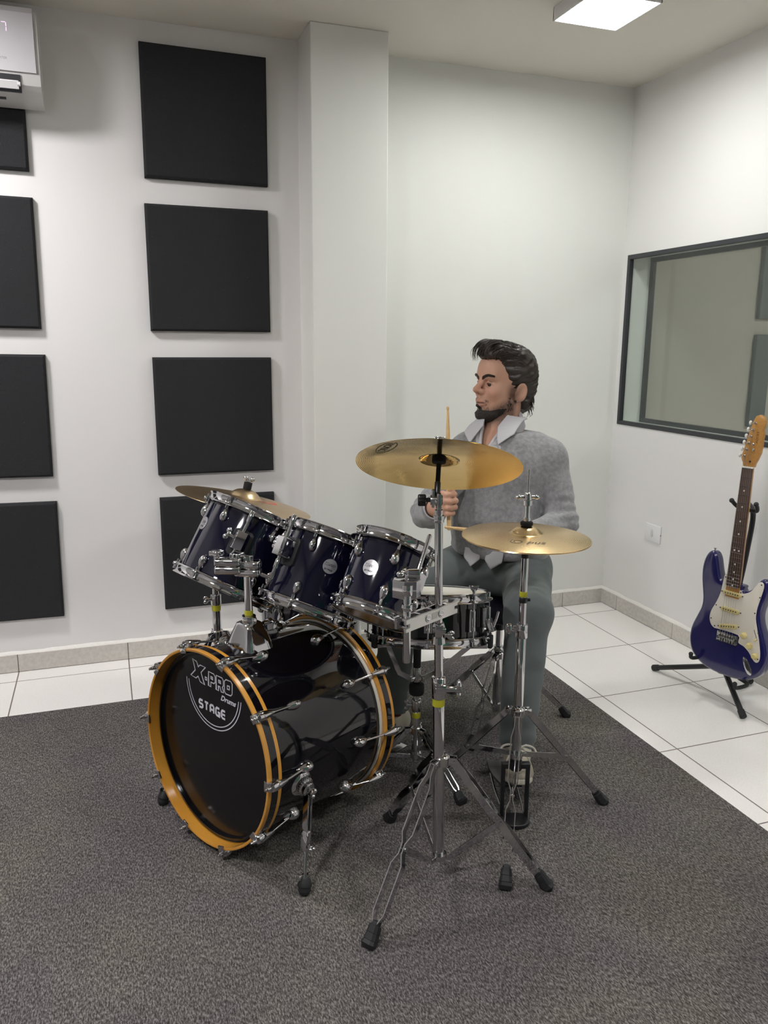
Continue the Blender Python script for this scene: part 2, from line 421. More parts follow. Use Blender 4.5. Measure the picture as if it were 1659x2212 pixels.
# unseen door behind the camera, green added for the reflection in the chrome
m = MB(); boxmm(m, (-1.6, YF, 0), (-0.75, YF+0.04, 2.1)); d = struct('door_1', m, mat('door_reflection_green', (0.01, 0.16, 0.085), 0.4), smooth=False)
m = MB(); cyl(m, (-1.52, YF+0.04, 1.0), (-1.52, YF+0.09, 1.0), 0.012); cyl(m, (-1.52, YF+0.085, 1.0), (-1.41, YF+0.085, 1.0), 0.009)
m.build('door_handle', CHROME, d)

# baseboards: tile strips with grout joints and a rough filler bead on top
S_T = 0.449
def baseboard(name, p0, p1, nrm, joint0, along):
    root = None
    p0 = V3(*p0); p1 = V3(*p1); L = np.linalg.norm(p1-p0); d = (p1-p0)/L; n = V3(*nrm)
    a0, a1 = (p0 @ along), (p1 @ along)
    js = []
    k = joint0
    lo, hi = min(a0, a1), max(a0, a1)
    while k > lo: k -= S_T
    while k < hi:
        if lo+0.02 < k < hi-0.02: js.append(k)
        k += S_T
    cuts = [lo] + sorted(js) + [hi]
    mt = MB(); 
    for i in range(len(cuts)-1):
        u0, u1 = cuts[i]+0.0015, cuts[i+1]-0.0015
        base = p0 - along*(p0 @ along)
        A = base + along*u0; B = base + along*u1
        c = (A+B)/2 + n*0.007 + V3(0, 0, 0.0405)
        sz = np.abs(along)*(u1-u0) + np.abs(n)*0.014 + V3(0, 0, 0.077)
        box(mt, c, sz, None, 0.0012)
    o = struct(name, mt, SKIRT, smooth=False)
    mg = MB(); c = (p0+p1)/2 + n*0.0055 + V3(0, 0, 0.039); box(mg, c, np.abs(along)*L + np.abs(n)*0.011 + V3(0, 0, 0.076))
    mg.build('grout_line', GROUT, o, smooth=False)
    mf = MB(); N = max(4, int(L/0.04)); rng = random.Random(int(L*1000))
    V = []; F = []
    for i in range(N+1):
        q = p0 + d*L*i/N; w = 0.0115 + rng.uniform(-0.002, 0.002); hh = 0.087 + rng.uniform(-0.002, 0.003)
        V += [q + V3(0, 0, 0.078), q + n*w + V3(0, 0, 0.0785), q + n*w*0.75 + V3(0, 0, hh-0.003), q + V3(0, 0, hh+0.003)]
    for i in range(N):
        for k in range(3): F.append((4*i+k, 4*i+k+1, 4*i+5+k, 4*i+4+k))
    mf.add(V, F); mf.build('filler_bead', FILLER, o)
    return o
AX, AY = V3(1, 0, 0), V3(0, 1, 0)
baseboard('baseboard_back', (XL, YB, 0), (PX0, YB, 0), (0, -1, 0), -0.2587, AX)
baseboard('baseboard_pillar', (PX0, PY, 0), (PX1, PY, 0), (0, -1, 0), -0.2587, AX)
baseboard('baseboard_alcove', (PX1, 0, 0), (-0.0, 0, 0), (0, -1, 0), -0.2587, AX)
baseboard('baseboard_right', (0, YF, 0), (0, -0.0, 0), (-1, 0, 0), -0.152, AY)
baseboard('baseboard_left', (XL, YF, 0), (XL, YB, 0), (1, 0, 0), -0.152, AY)

# carpet
m = MB(); boxmm(m, (-4.3, -4.45, 0.0005), (-0.787, -0.498, 0.006), 0.0015)
tag(m.build('carpet', CARPET, smooth=False), 'large dark grey flat carpet under the drum kit on white floor tiles', 'carpet')

# ------------------------------------------------------------------ control room window
def frame_rect(mb, x0, x1, y0, y1, z0, z1, w, bev=0.002):
    boxmm(mb, (x0, y0, z0), (x1, y1, z0+w), bev); boxmm(mb, (x0, y0, z1-w), (x1, y1, z1), bev)
    boxmm(mb, (x0, y0, z0+w), (x1, y0+w, z1-w), bev); boxmm(mb, (x0, y1-w, z0+w), (x1, y1, z1-w), bev)
m = MB(); frame_rect(m, -0.004, 0.020, WY0, WY1, WZ0, WZ1, 0.021)
win = struct('window_1', m, WINFRAME, smooth=False)
m = MB(); frame_rect(m, 0.130, 0.152, WY0, WY1, WZ0, WZ1, 0.030); m.build('inner_frame', WINFRAME, win, smooth=False)
m = MB(); boxmm(m, (0.008, WY0+0.02, WZ0+0.02), (0.012, WY1-0.02, WZ1-0.02)); m.build('pane', GLASS, win, smooth=False)
m = MB(); boxmm(m, (0.138, WY0+0.028, WZ0+0.028), (0.142, WY1-0.028, WZ1-0.028)); m.build('pane', GLASS, win, smooth=False)
m = MB(); frame_rect(m, 0.020, 0.130, WY0+0.0, WY1, WZ0, WZ1, 0.008, 0.0); m.build('reveal_lining', PAINT2, win, smooth=False)
# control room behind the glass
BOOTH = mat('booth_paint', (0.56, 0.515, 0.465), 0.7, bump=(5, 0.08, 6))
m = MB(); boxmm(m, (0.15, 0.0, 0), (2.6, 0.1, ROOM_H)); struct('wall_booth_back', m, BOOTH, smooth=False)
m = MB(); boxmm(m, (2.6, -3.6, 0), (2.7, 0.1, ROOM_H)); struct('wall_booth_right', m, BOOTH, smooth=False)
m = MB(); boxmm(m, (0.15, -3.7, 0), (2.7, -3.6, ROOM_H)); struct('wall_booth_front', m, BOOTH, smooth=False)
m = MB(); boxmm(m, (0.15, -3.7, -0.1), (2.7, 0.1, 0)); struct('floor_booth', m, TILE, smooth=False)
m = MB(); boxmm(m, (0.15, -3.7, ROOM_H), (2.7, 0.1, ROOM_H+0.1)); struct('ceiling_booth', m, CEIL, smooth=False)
FOAMG = mat('grey_acoustic_foam', (0.17, 0.18, 0.185), 0.95, spec=0.15)
for z0, z1, lab in ((1.535, 2.0, 'grey acoustic panel on the wall behind the window, the upper one'),
                    (0.945, 1.452, 'grey acoustic panel on the wall behind the window, above the guitar head')):
    m = MB(); boxmm(m, (0.875, -0.03, z0), (0.985, 0.0, z1), 0.006)
    tag(m.build('acoustic_panel', FOAMG, smooth=False), lab, 'acoustic panel', 'panels behind the window')

# ------------------------------------------------------------------ ceiling LED panels
def ceiling_lamp(x, y, strength, col, label, h=0.138, z=ROOM_H):
    t = thing('ceiling_light', label, 'ceiling light', (x, y, z), 'LED ceiling panels')
    m = MB(); zt = 0.0; zb = -0.047
    for sx, sy, lx, ly in ((0, 1, h, 0.006), (0, -1, h, 0.006), (1, 0, 0.006, h), (-1, 0, 0.006, h)):
        box(m, (sx*(h-0.003), sy*(h-0.003), (zt+zb)/2), (2*lx if sx == 0 else 0.006, 2*ly if sy == 0 else 0.006, zt-zb), None, 0.001)
    box(m, (0, 0, -0.008), (2*h-0.013, 2*h-0.013, 0.014))
    m.build('lamp_housing', WHITEP, t, smooth=False)
    m = MB(); box(m, (0, 0, -0.043), (2*h-0.014, 2*h-0.014, 0.004))
    mm = mat('led_diffuser', (0.9, 0.9, 0.9), 0.6, emit=(col, strength))
    m.build('diffuser', mm, t, smooth=False)
    return t
labs = ['square white LED ceiling panel lit in the right corner of the room', 'square white LED ceiling panel on the left side, outside the photo',
        'square white LED ceiling panel behind the camera on the left, outside the photo', 'square white LED ceiling panel behind the camera on the right, outside the photo']
for (x, y, s, c), lab in zip(LAMPS, labs): ceiling_lamp(x, y, s, c, lab)
ceiling_lamp(1.5, -2.2, 145.0, (1, 0.96, 0.93), 'added square lamp panel that brightens the control room behind the window, out of view')  # unseen lamp, added only to brighten the control room

# ------------------------------------------------------------------ acoustic foam panels on the back wall
def foam(x0, x1, z0, z1, rot, label, col):
    w, h, t = (x1-x0), (z1-z0), 0.03
    m = MB(); bev = 0.012
    V = []; 
    for (ww, hh, y) in ((w/2, h/2, 0.0), (w/2, h/2, -t+0.010), (w/2-0.009, h/2-0.009, -t)):
        V += [(-ww, y, -hh), (ww, y, -hh), (ww, y, hh), (-ww, y, hh)]
    F = [(0, 1, 5, 4), (1, 2, 6, 5), (2, 3, 7, 6), (3, 0, 4, 7), (4, 5, 9, 8), (5, 6, 10, 9), (6, 7, 11, 10), (7, 4, 8, 11), (8, 9, 10, 11), (3, 2, 1, 0)]
    m.add(V, F); o = m.build('foam_panel', FOAM, smooth=False)
    o.location = ((x0+x1)/2, YB-0.0005, (z0+z1)/2); o.rotation_euler = (0, rot, 0)
    tag(o, label, 'acoustic panel', 'foam panels on the back wall, ' + col)
rowL = ['cut off by the photo edge just under the air conditioner', 'second from the top at the photo edge', 'second from the bottom at the photo edge', 'lowest at the photo edge']
rowR = ['topmost of the column left of the pillar', 'second from the top in the column left of the pillar', 'above the ride cymbal left of the pillar', 'partly behind the ride cymbal and leftmost tom']
zs = [(2.033, 2.529), (1.434, 1.936), (0.826, 1.326), (0.218, 0.725)]
for (z0, z1), a in zip(zs, rowR): foam(-2.334 + (0.008 if z0 > 2 else 0), -1.832 + (0.004 if z0 > 2 else 0), z0, z1, 0.006 if z0 > 2 else 0.0, 'square black foam panel ' + a, 'right column')
for (z0, z1), a, dz in zip(zs, rowL, ((-0.003, -0.28), (0.006, -0.002), (0.018, 0.013), (0.018, 0.012))):
    foam(-3.25, -2.752, z0+dz[0], z1+dz[1], 0.012, 'square black foam panel ' + a, 'left column')

# ------------------------------------------------------------------ air conditioner
ac = thing('air_conditioner', 'white wall mounted air conditioner cut off at the top left corner', 'air conditioner', (-3.1, YB, 2.215))
ACX0, ACX1 = -0.47, 0.42
def ac_prism(mb, prof, x0, x1):
    P = [(x0, y, z) for y, z in prof] + [(x1, y, z) for y, z in prof]; n = len(prof)
    F = [(i, (i+1) % n, n+(i+1) % n, n+i) for i in range(n)] + [tuple(range(n))[::-1], tuple(range(n, 2*n))]
    mb.add(P, F)
m = MB(); ac_prism(m, [(0, 0.045), (0, 0.325), (-0.16, 0.325), (-0.185, 0.315), (-0.2, 0.29), (-0.205, 0.2), (-0.20, 0.105), (-0.187, 0.070), (-0.152, 0.044), (-0.09, 0.032), (-0.03, 0.028)], ACX0, ACX1)
m.build('body', mat('ac_casing', (0.60, 0.595, 0.58), 0.35), ac, angle=30)
m = MB(); ac_prism(m, [(-0.17, 0.329), (-0.19, 0.322), (-0.207, 0.30), (-0.213, 0.21), (-0.2075, 0.108), (-0.199, 0.108), (-0.203, 0.21), (-0.196, 0.3), (-0.18, 0.318)], ACX0-0.004, ACX1-0.012)
m.build('front_panel', SILVERP, ac, angle=30)
m = MB(); ac_prism(m, [(-0.190, 0.097), (-0.2020, 0.099), (-0.1960, 0.082), (-0.1800, 0.0480), (-0.174, 0.046)], ACX0+0.06, ACX1-0.066)
m.build('air_outlet_shade', DARKP, ac)  # proud dark slab, its colour stands for the shade inside the slot
m = MB(); ac_prism(m, [(-0.196, 0.078), (-0.2035, 0.0790), (-0.2050, 0.0760), (-0.1930, 0.0540), (-0.186, 0.0545)], ACX0+0.065, ACX1-0.074)
cyl(m, (ACX1-0.078, -0.197, 0.070), (ACX1-0.068, -0.197, 0.070), 0.0075)
m.build('louver', WHITEP, ac)
m = MB(); box(m, (ACX1-0.135, -0.125, 0.0375), (0.022, 0.012, 0.004), [(1, 0, 0), (0, 0.94, -0.34), (0, 0.34, 0.94)]); m.build('sensor_window', DARKP, ac)
acf = lambda x, y, h: (x, -0.2126 - h + abs(y-0.21)*0.05, y)
m = MB()
def seg7(x, z, segs, w=0.016, h=0.03):
    L = {'a': ((0, h), (w, h)), 'b': ((w, h), (w, h/2)), 'c': ((w, h/2), (w, 0)), 'd': ((0, 0), (w, 0)), 'e': ((0, 0), (0, h/2)), 'f': ((0, h/2), (0, h)), 'g': ((0, h/2), (w, h/2))}
    for s in segs:
        (a, b), (c, d) = L[s]; e = 0.0015
        dx, dz = (e, 0) if b == d else (0, -e if d < b else e)
        ribbon(m, [(x+a+dx, z+b+dz), (x+c-dx, z+d-dz)], 0.0022, acf)
seg7(0.280, 0.232, 'bc'); seg7(0.305, 0.232, 'abc')
m.build('temperature_display', mat('led_digits', (0.9, 0.7, 0.9), 0.5, emit=((0.95, 0.62, 0.95), 0.9)), ac)
m = MB(); text2d(m, 'INVERTER', 0.011, lambda x, y, h: acf(0.292+x, 0.147+y, h)); m.build('printed_word', mat('grey_print', (0.25, 0.25, 0.27), 0.5), ac)

# ------------------------------------------------------------------ light switch
sw = thing('light_switch', 'white square light switch plate on the right wall left of the guitar', 'light switch', (0, -0.392, 0.477))
m = MB(); box(m, (-0.004, 0, 0), (0.008, 0.118, 0.088), None, 0.003); m.build('cover_plate', WHITEP, sw)
m = MB(); prism(m, [(0.0105*math.cos(a)*0.75, 0.02*math.sin(a)) for a in np.linspace(0, 2*PI, 24, endpoint=False)], 0, 0.004, [(0, -1, 0), (0, 0, 1), (-1, 0, 0)], (-0.008, 0, 0), 0.001); m.build('rocker', mat('switch_grey', (0.62, 0.6, 0.6), 0.35), sw)
m = MB(); box(m, (-0.0043, -0.0592, 0), (0.003, 0.002, 0.006)); m.build('release_notch', DARKP, sw)
# ------------------------------------------------------------------ lettering strokes
def stage_letters(w, h):
    """squared capital letters S T A G E as centre lines, one letter box = w x h, origin bottom left"""
    c = 0.22*w
    return {
        'S': [[(w, h), (c, h), (0, h-c), (0, h*.5+c*.4), (c*.6, h*.5), (w-c*.6, h*.5), (w, h*.5-c*.4), (w, c), (w-c, 0), (0, 0)]],
        'T': [[(0, h), (w, h)], [(w*.5, h), (w*.5, 0)]],
        'A': [[(0, 0), (0, h-c), (c, h), (w-c, h), (w, h-c), (w, 0)], [(0, h*.4), (w, h*.4)]],
        'G': [[(w, h), (c, h), (0, h-c), (0, c), (c, 0), (w, 0), (w, h*.45), (w*.55, h*.45)]],
        'E': [[(w, h), (c, h), (0, h-c), (0, c), (c, 0), (w, 0)], [(0, h*.5), (w, h*.5)]]}
def stage_word(mb, fn, x0, x1, y0, y1, stroke, th=0.0006):
    gap = (x1-x0)*0.03; w = ((x1-x0)-4*gap)/5
    L = stage_letters(w-stroke, (y1-y0)-stroke)
    for i, ch in enumerate('STAGE'):
        for ln in L[ch]:
            ribbon(mb, [(x0+stroke/2+i*(w+gap)+x, y0+stroke/2+y) for x, y in ln], stroke, fn, th=th)
def xpro_outline(mb, fn, s, ox, oy, stroke, th=0.0006):
    """outlined X . P R O; unit box about 4.3 wide, 1 high"""
    def R(pts, closed=True): ribbon(mb, [(ox+s*x, oy+s*y) for x, y in pts], stroke, fn, closed=closed, th=th)
    R([(0.15, 1.25), (0.62, 1.22), (0.80, 0.92), (1.02, 1.12), (1.62, 1.16), (1.12, 0.62), (1.52, -0.12), (1.02, -0.08), (0.78, 0.22), (0.52, 0.0), (-0.08, -0.02), (0.45, 0.55)])
    R([(1.60, 0.30), (1.78, 0.30), (1.78, 0.48), (1.60, 0.48)])
    R([(1.98, 0.0), (2.24, 0.0), (2.24, 0.33), (2.58, 0.33), (2.72, 0.45), (2.72, 0.85), (2.58, 1.0), (1.98, 1.0)])
    R([(2.24, 0.58), (2.46, 0.58), (2.46, 0.72), (2.24, 0.72)])
    R([(2.84, 0.0), (3.10, 0.0), (3.10, 0.32), (3.26, 0.32), (3.40, 0.0), (3.66, 0.0), (3.52, 0.36), (3.62, 0.48), (3.62, 0.86), (3.48, 1.0), (2.84, 1.0)])
    R([(3.10, 0.58), (3.34, 0.58), (3.34, 0.72), (3.10, 0.72)])
    R([(3.90, 0.0), (4.42, 0.0), (4.58, 0.15), (4.58, 0.85), (4.42, 1.0), (3.90, 1.0), (3.74, 0.85), (3.74, 0.15)])
    R([(4.06, 0.38), (4.28, 0.38), (4.28, 0.62), (4.06, 0.62)])

# ------------------------------------------------------------------ shared hardware
def wing_knob(mb, p, axis, wing, L=0.022, r=0.004, span=0.017, thick=0.0045):
    """threaded shaft along axis from p, ending in a two-lobed wing"""
    axis = unit(axis); wing = unit(np.asarray(wing) - axis*(np.asarray(wing) @ axis)); p = np.asarray(p, float)
    cyl(mb, p, p+axis*L, r); e = p+axis*L; third = np.cross(axis, wing)
    cyl(mb, e-axis*0.004, e+axis*0.007, r*1.7, bev=0.001)
    for s in (-1, 1):
        ball(mb, e+axis*0.006+wing*s*span*0.62, 1, 14, (thick, span*0.5, thick*1.7), [third, wing, axis])
def egg_lug(mb, c, along, out, L=0.05, w=0.0125, d=0.017):
    """teardrop tension lug: pointed end towards +along"""
    along = unit(along); out = unit(out); side = np.cross(along, out); n = 14; seg = 16; V = []; F = []
    for i in range(n+1):
        t = i/n; x = (t-0.45)*L
        rr = math.sin(PI*min(1, t**0.85))**0.62 * (1-0.35*t)
        for k in range(seg):
            a = 2*PI*k/seg
            V.append(np.asarray(c) + along*x + side*w*rr*math.cos(a)*1.12 + out*(d*rr*max(math.sin(a), -0.25)*1.1))
    for i in range(n):
        for k in range(seg): F.append((i*seg+k, i*seg+(k+1) % seg, (i+1)*seg+(k+1) % seg, (i+1)*seg+k))
    mb.add(V, F)
    cyl(mb, np.asarray(c)+along*L*0.44+out*d*0.35, np.asarray(c)+along*L*0.62+out*d*0.35, 0.0042, 12)
    return mb

def strip(mb, pts, lat, w, t):
    """flat bar swept along pts: thickness t along lat, width w across it"""
    P = np.array(pts, float); lat = unit(lat); n = len(P); V = []; F = []
    for i in range(n):
        d = unit(P[min(i+1, n-1)]-P[max(i-1, 0)]); l = unit(lat - d*(lat @ d)); u = np.cross(d, l)
        for a, b in ((-1, -1), (1, -1), (1, 1), (-1, 1)): V.append(P[i] + l*a*t/2 + u*b*w/2)
    for i in range(n-1):
        for k in range(4): F.append((4*i+k, 4*i+(k+1) % 4, 4*i+4+(k+1) % 4, 4*i+4+k))
    F += [(3, 2, 1, 0), (4*n-4, 4*n-3, 4*n-2, 4*n-1)]
    mb.add(V, F)
def tripod(root, feet, hub_z, collar_z, pole_r, w=0.017, gap=0.013, foot_len=0.075, hub_name='leg_hub', joint=0.5, legname='leg'):
    """double-braced legs: each leg a mesh with its brace, each rubber foot its sub-part"""
    m = MB()
    lathe(m, [(pole_r+0.001, hub_z-0.016), (pole_r+0.006, hub_z-0.014), (pole_r+0.007, hub_z+0.008), (pole_r+0.004, hub_z+0.012), (pole_r+0.001, hub_z+0.014)], 28)
    for fx, fy in feet:
        d = unit((fx, fy, 0)); l = np.cross((0, 0, 1), d)
        for s in (-1, 1): box(m, d*(pole_r+0.014)+l*s*0.008+V3(0, 0, hub_z-0.003), (0.022, 0.003, 0.02), [d, l, (0, 0, 1)], 0.001)
        cyl(m, d*(pole_r+0.018)-l*0.012+V3(0, 0, hub_z-0.003), d*(pole_r+0.018)+l*0.012+V3(0, 0, hub_z-0.003), 0.0035, 10)
    m.build(hub_name, CHROME, root)
    m = MB(); lathe(m, [(pole_r+0.0005, collar_z-0.008), (pole_r+0.005, collar_z-0.007), (pole_r+0.005, collar_z+0.007), (pole_r+0.0005, collar_z+0.008)], 28)
    for fx, fy in feet:
        d = unit((fx, fy, 0)); l = np.cross((0, 0, 1), d)
        box(m, d*(pole_r+0.010)+V3(0, 0, collar_z-0.002), (0.018, 0.006, 0.012), [d, l, (0, 0, 1)], 0.001)
    m.build('brace_collar', CHROME, root)
    for fx, fy in feet:
        R = math.hypot(fx, fy); d = unit((fx, fy, 0)); l = np.cross((0, 0, 1), d); m = MB()
        A = d*(pole_r+0.018)+V3(0, 0, hub_z-0.003); B = d*(R-0.012)+V3(0, 0, 0.022)
        ts = [0, .07, .14, joint-.09, joint-.03, joint+.03, joint+.09, .86, .93]
        gs = [.0055, .0065, 1, 1, .28, .28, 1, 1, .25]
        gs = [g if g < 0.02 else g*gap for g in gs]
        for s in (-1, 1): strip(m, [A+(B-A)*t+l*s*g for t, g in zip(ts, gs)], l, w, 0.0026)
        J = A+(B-A)*joint
        cyl(m, J-l*0.008, J+l*0.008, 0.0045, 12)
        S = d*(pole_r+0.016)+V3(0, 0, collar_z-0.002)
        strip(m, [S+(J-S)*t for t in (0, .3, .7, 1)], l, w*0.9, 0.0018)
        lg = m.build(legname, CHROME, root, angle=30)
        fd = unit(B-A); up = np.cross(l, fd); up = up if up[2] > 0 else -up
        m = MB(); E = d*R; E[2] = 0.0
        # ribbed boot, aligned with the leg, sole flat on the ground
        st = E - fd*(foot_len); st[2] = max(st[2], 0.02)
        P = []; V = []; F = []
        rows = [(0.00, .010, .014), (0.14, .011, .016), (0.15, .0135, .018), (0.38, .0155, .020), (0.40, .0145, .019), (0.62, .0175, .022), (0.64, .0165, .021), (0.86, .019, .021), (0.88, .018, .020), (1.0, .0155, .010)]
        top = A+(B-A)*0.90
        for t, ww, hh in rows:
            c = top + (E - top)*t
            c[2] = max(c[2], hh*0.75)
            for a in np.linspace(0, 2*PI, 12, endpoint=False):
                ca, sa = math.cos(a), math.sin(a); k = 1/max(abs(ca), abs(sa))**0.7
                V.append(c + l*ww*ca*k + up*hh*0.75*sa*k)
        V = np.array(V); V[:, 2] = np.maximum(V[:, 2], 0.0062)
        for i in range(len(rows)-1):
            for k in range(12): F.append((12*i+k, 12*i+(k+1) % 12, 12*i+12+(k+1) % 12, 12*i+12+k))
        F += [tuple(range(12))[::-1], tuple(12*(len(rows)-1)+k for k in range(12))]
        m.add(V, F); m.build('rubber_foot', RUBBER, lg, angle=25)

# ------------------------------------------------------------------ drums with chrome hoops and teardrop lugs
def chrome_hoop(mb, R, z, sgn, ears=()):
    """flanged hoop whose free lip points to sgn*z"""
    pr = [(R+0.003, -0.016), (R+0.019, -0.0165), (R+0.0205, -0.0145), (R+0.019, -0.012), (R+0.009, -0.010), (R+0.0075, -0.004), (R+0.0085, 0.006), (R+0.0125, 0.010), (R+0.014, 0.012), (R+0.0125, 0.0135), (R+0.0065, 0.0115), (R+0.004, 0.006), (R+0.003, -0.004)]
    lathe(mb, [(r, z+sgn*h) for r, h in pr][::sgn], 72, closed=True)
    for a in ears:
        d = V3(math.cos(a), math.sin(a), 0); box(mb, d*(R+0.0155)+V3(0, 0, z-sgn*0.0105), (0.018, 0.02, 0.009), [d, np.cross((0, 0, 1), d), (0, 0, 1)], 0.003)
    return mb
def tom(name, label, c, axis, R, L, phi, zl, badge_ang, zb, nl=6, group=None, bracket=None, botmat=None, badge=True):
    c = np.asarray(c, float); a = unit(axis); v = CAM - c; v = unit(v - a*(v @ a)); s = np.cross(a, v)
    Mx = T(c, v, s, a)
    t = thing(name, label, 'drum', group=group, M=Mx)
    H = L/2
    m = MB(); lathe(m, [(R-0.006, -H+0.002), (R-0.001, -H+0.002), (R, -H+0.006), (R, H-0.006), (R-0.001, H-0.002), (R-0.006, H-0.002)], 72, closed=True)
    m.build('shell', LACQUERB, t)
    ang = [phi + 2*PI*k/nl for k in range(nl)]
    for sg, nm in ((1, 'top_hoop'), (-1, 'bottom_hoop')):
        m = MB(); chrome_hoop(m, R, sg*(H-0.0135), sg, ang); m.build(nm, CHROME, t, angle=50)
    m = MB(); lathe(m, [(0.0001, H-0.003), (R+0.004, H-0.003), (R+0.005, H-0.008), (R+0.0055, H-0.024), (R+0.001, H-0.024), (R+0.001, H-0.006), (0.0001, H-0.006)], 64, cap0=False, cap1=False); m.build('batter_head', FILMWHITE, t)
    m = MB(); lathe(m, [(0.0001, -H+0.006), (R+0.001, -H+0.006), (R+0.001, -H+0.024), (R+0.0055, -H+0.024), (R+0.005, -H+0.008), (R+0.004, -H+0.003), (0.0001, -H+0.003)], 64, cap0=False, cap1=False); m.build('resonant_head', botmat or FILMCLEAR, t)
    for q in ang:
        d = V3(math.cos(q), math.sin(q), 0)
        for sg in (1, -1):
            m = MB(); egg_lug(m, d*(R+0.001)+V3(0, 0, sg*zl), (0, 0, sg), d, 0.048, 0.0125, 0.017)
            lg = m.build('lug', CHROME, t, angle=60)
            m = MB(); P = d*(R+0.0155); cyl(m, P*0.97+V3(0, 0, sg*(zl+0.02))+d*0.0035, P+V3(0, 0, sg*(H-0.02)), 0.0026, 10)
            cyl(m, P+V3(0, 0, sg*(H-0.024)), P+V3(0, 0, sg*(H-0.008)), 0.0045, 8); m.build('tension_rod', CHROME, lg)
    if badge:
        bm_ = lambda x, y, h: V3((R+0.0012+h)*math.cos(badge_ang+x/R), (R+0.0012+h)*math.sin(badge_ang+x/R), zb+y)
        m = MB(); V = [bm_(0, 0, 0.0003)]; F = []; N = 32; rings = 4
        for k in range(1, rings+1):
            for i in range(N): V.append(bm_(0.0205*k/rings*math.cos(2*PI*i/N), 0.0205*k/rings*math.sin(2*PI*i/N), 0.0003))
        for i in range(N):
            V.append(bm_(0.0205*math.cos(2*PI*i/N), 0.0205*math.sin(2*PI*i/N), -0.0012))
        for i in range(N):
            F.append((0, 1+i, 1+(i+1) % N))
            for k in range(rings): F.append((1+k*N+i, 1+(k+1)*N+i, 1+(k+1)*N+(i+1) % N, 1+k*N+(i+1) % N))
        m.add(V, F); b = m.build('badge', BADGE, t)
        m = MB(); stage_word(m, bm_, -0.0135, 0.0105, -0.0125, -0.0075, 0.0013)
        xpro_outline(m, bm_, 0.0068, -0.0165, 0.0005, 0.0007)
        text2d(m, 'Drums', 0.004, lambda x, y, h: bm_(x+0.0105, y-0.0035, h), shear=0.3)
        m.build('badge_lettering', PRINTK, b, smooth=False)
    if bracket is not None:
        q, z0 = bracket; d = V3(math.cos(q), math.sin(q), 0); l = np.cross((0, 0, 1), d); m = MB()
        prism(m, [(x, y) for x, y in [(-0.03, -0.038), (-0.022, -0.045), (0.022, -0.045), (0.03, -0.038), (0.03, 0.03), (0.022, 0.037), (-0.022, 0.037), (-0.03, 0.03)]], -0.006, 0.005, [l, (0, 0, 1), d], d*R+V3(0, 0, z0), 0.002)
        b = m.build('bracket', RUBBER, t)
        m = MB(); prism(m, [(-0.022, -0.004), (0.022, -0.004), (0.022, 0.03), (0.016, 0.05), (-0.012, 0.05), (-0.022, 0.036)], -0.028, 0.028, [l, d, (0, 0, 1)], d*(R+0.002)+V3(0, 0, z0), 0.004)
        m.build('bracket_block', CHROME, b)
        m = MB(); wing_knob(m, d*(R+0.03)-l*0.02+V3(0, 0, z0+0.004), -l*1.0+V3(0, 0, 0.15), (0, 0, 1), 0.016, 0.005, 0.017); m.build('wing_bolt', CHROME, b)
    return t, Mx
R_ = math.radians
cA, aA = V3(-2.161, -1.165, 0.748), V3(0.481, 0.194, 0.855)
cB, aB = V3(-1.979, -1.4168, 0.7351), V3(0.42, 0.207, 0.884)
cC, aC = V3(-1.8649, -1.6591, 0.7744), V3(0.436, 0.294, 0.85)
G = 'rack toms over the bass drum'
tA, MA = tom('rack_tom', 'largest dark blue tom with chrome hoops, leftmost of the three tilted toms', cA, aA, 0.1525, 0.2706, R_(-95.7), 0.0753, R_(-65.7), 0.0324, group=G, bracket=(R_(-5.7), 0.02))
tB, MB_ = tom('rack_tom', 'middle dark blue tilted tom with a silver badge, right above the bass drum', cB, aB, 0.124, 0.249, R_(-78.9), 0.0635, R_(11.1), 0.022, group=G, bracket=(R_(-49), 0.03))
tC, MC = tom('rack_tom', 'smallest dark blue tom, rightmost, showing its brown bottom head beside the crash stand', cC, aC, 0.101, 0.223, R_(-53.5), 0.0465, R_(-23.5), 0.004, group=G, bracket=(R_(36), 0.0))
tom('floor_tom', 'upright dark floor tom mostly hidden behind the bass drum and rack toms', (-1.878, -0.920, 0.365), (0, 0, 1), 0.178, 0.41, R_(-80), 0.11, 0, 0, nl=8, badge=False)
ft = [o for o in bpy.data.objects if o.name.startswith('floor_tom')][0]
for k in range(3):
    q = R_(40+120*k); d = V3(math.cos(q), math.sin(q), 0); m = MB()
    tube(m, smooth_line([d*0.196+V3(0, 0, 0.06), d*0.196+V3(0, 0, -0.22), d*0.205+V3(0, 0, -0.27), d*0.21+V3(0, 0, -0.345)], 5), 0.005, 12)
    box(m, d*0.19+V3(0, 0, 0.0), (0.03, 0.03, 0.05), [d, np.cross((0, 0, 1), d), (0, 0, 1)], 0.004)
    lg = m.build('leg', CHROME, ft); m = MB(); cyl(m, d*0.21+V3(0, 0, -0.358), d*0.21+V3(0, 0, -0.325), 0.011, bev=0.003); m.build('rubber_foot', RUBBER, lg)

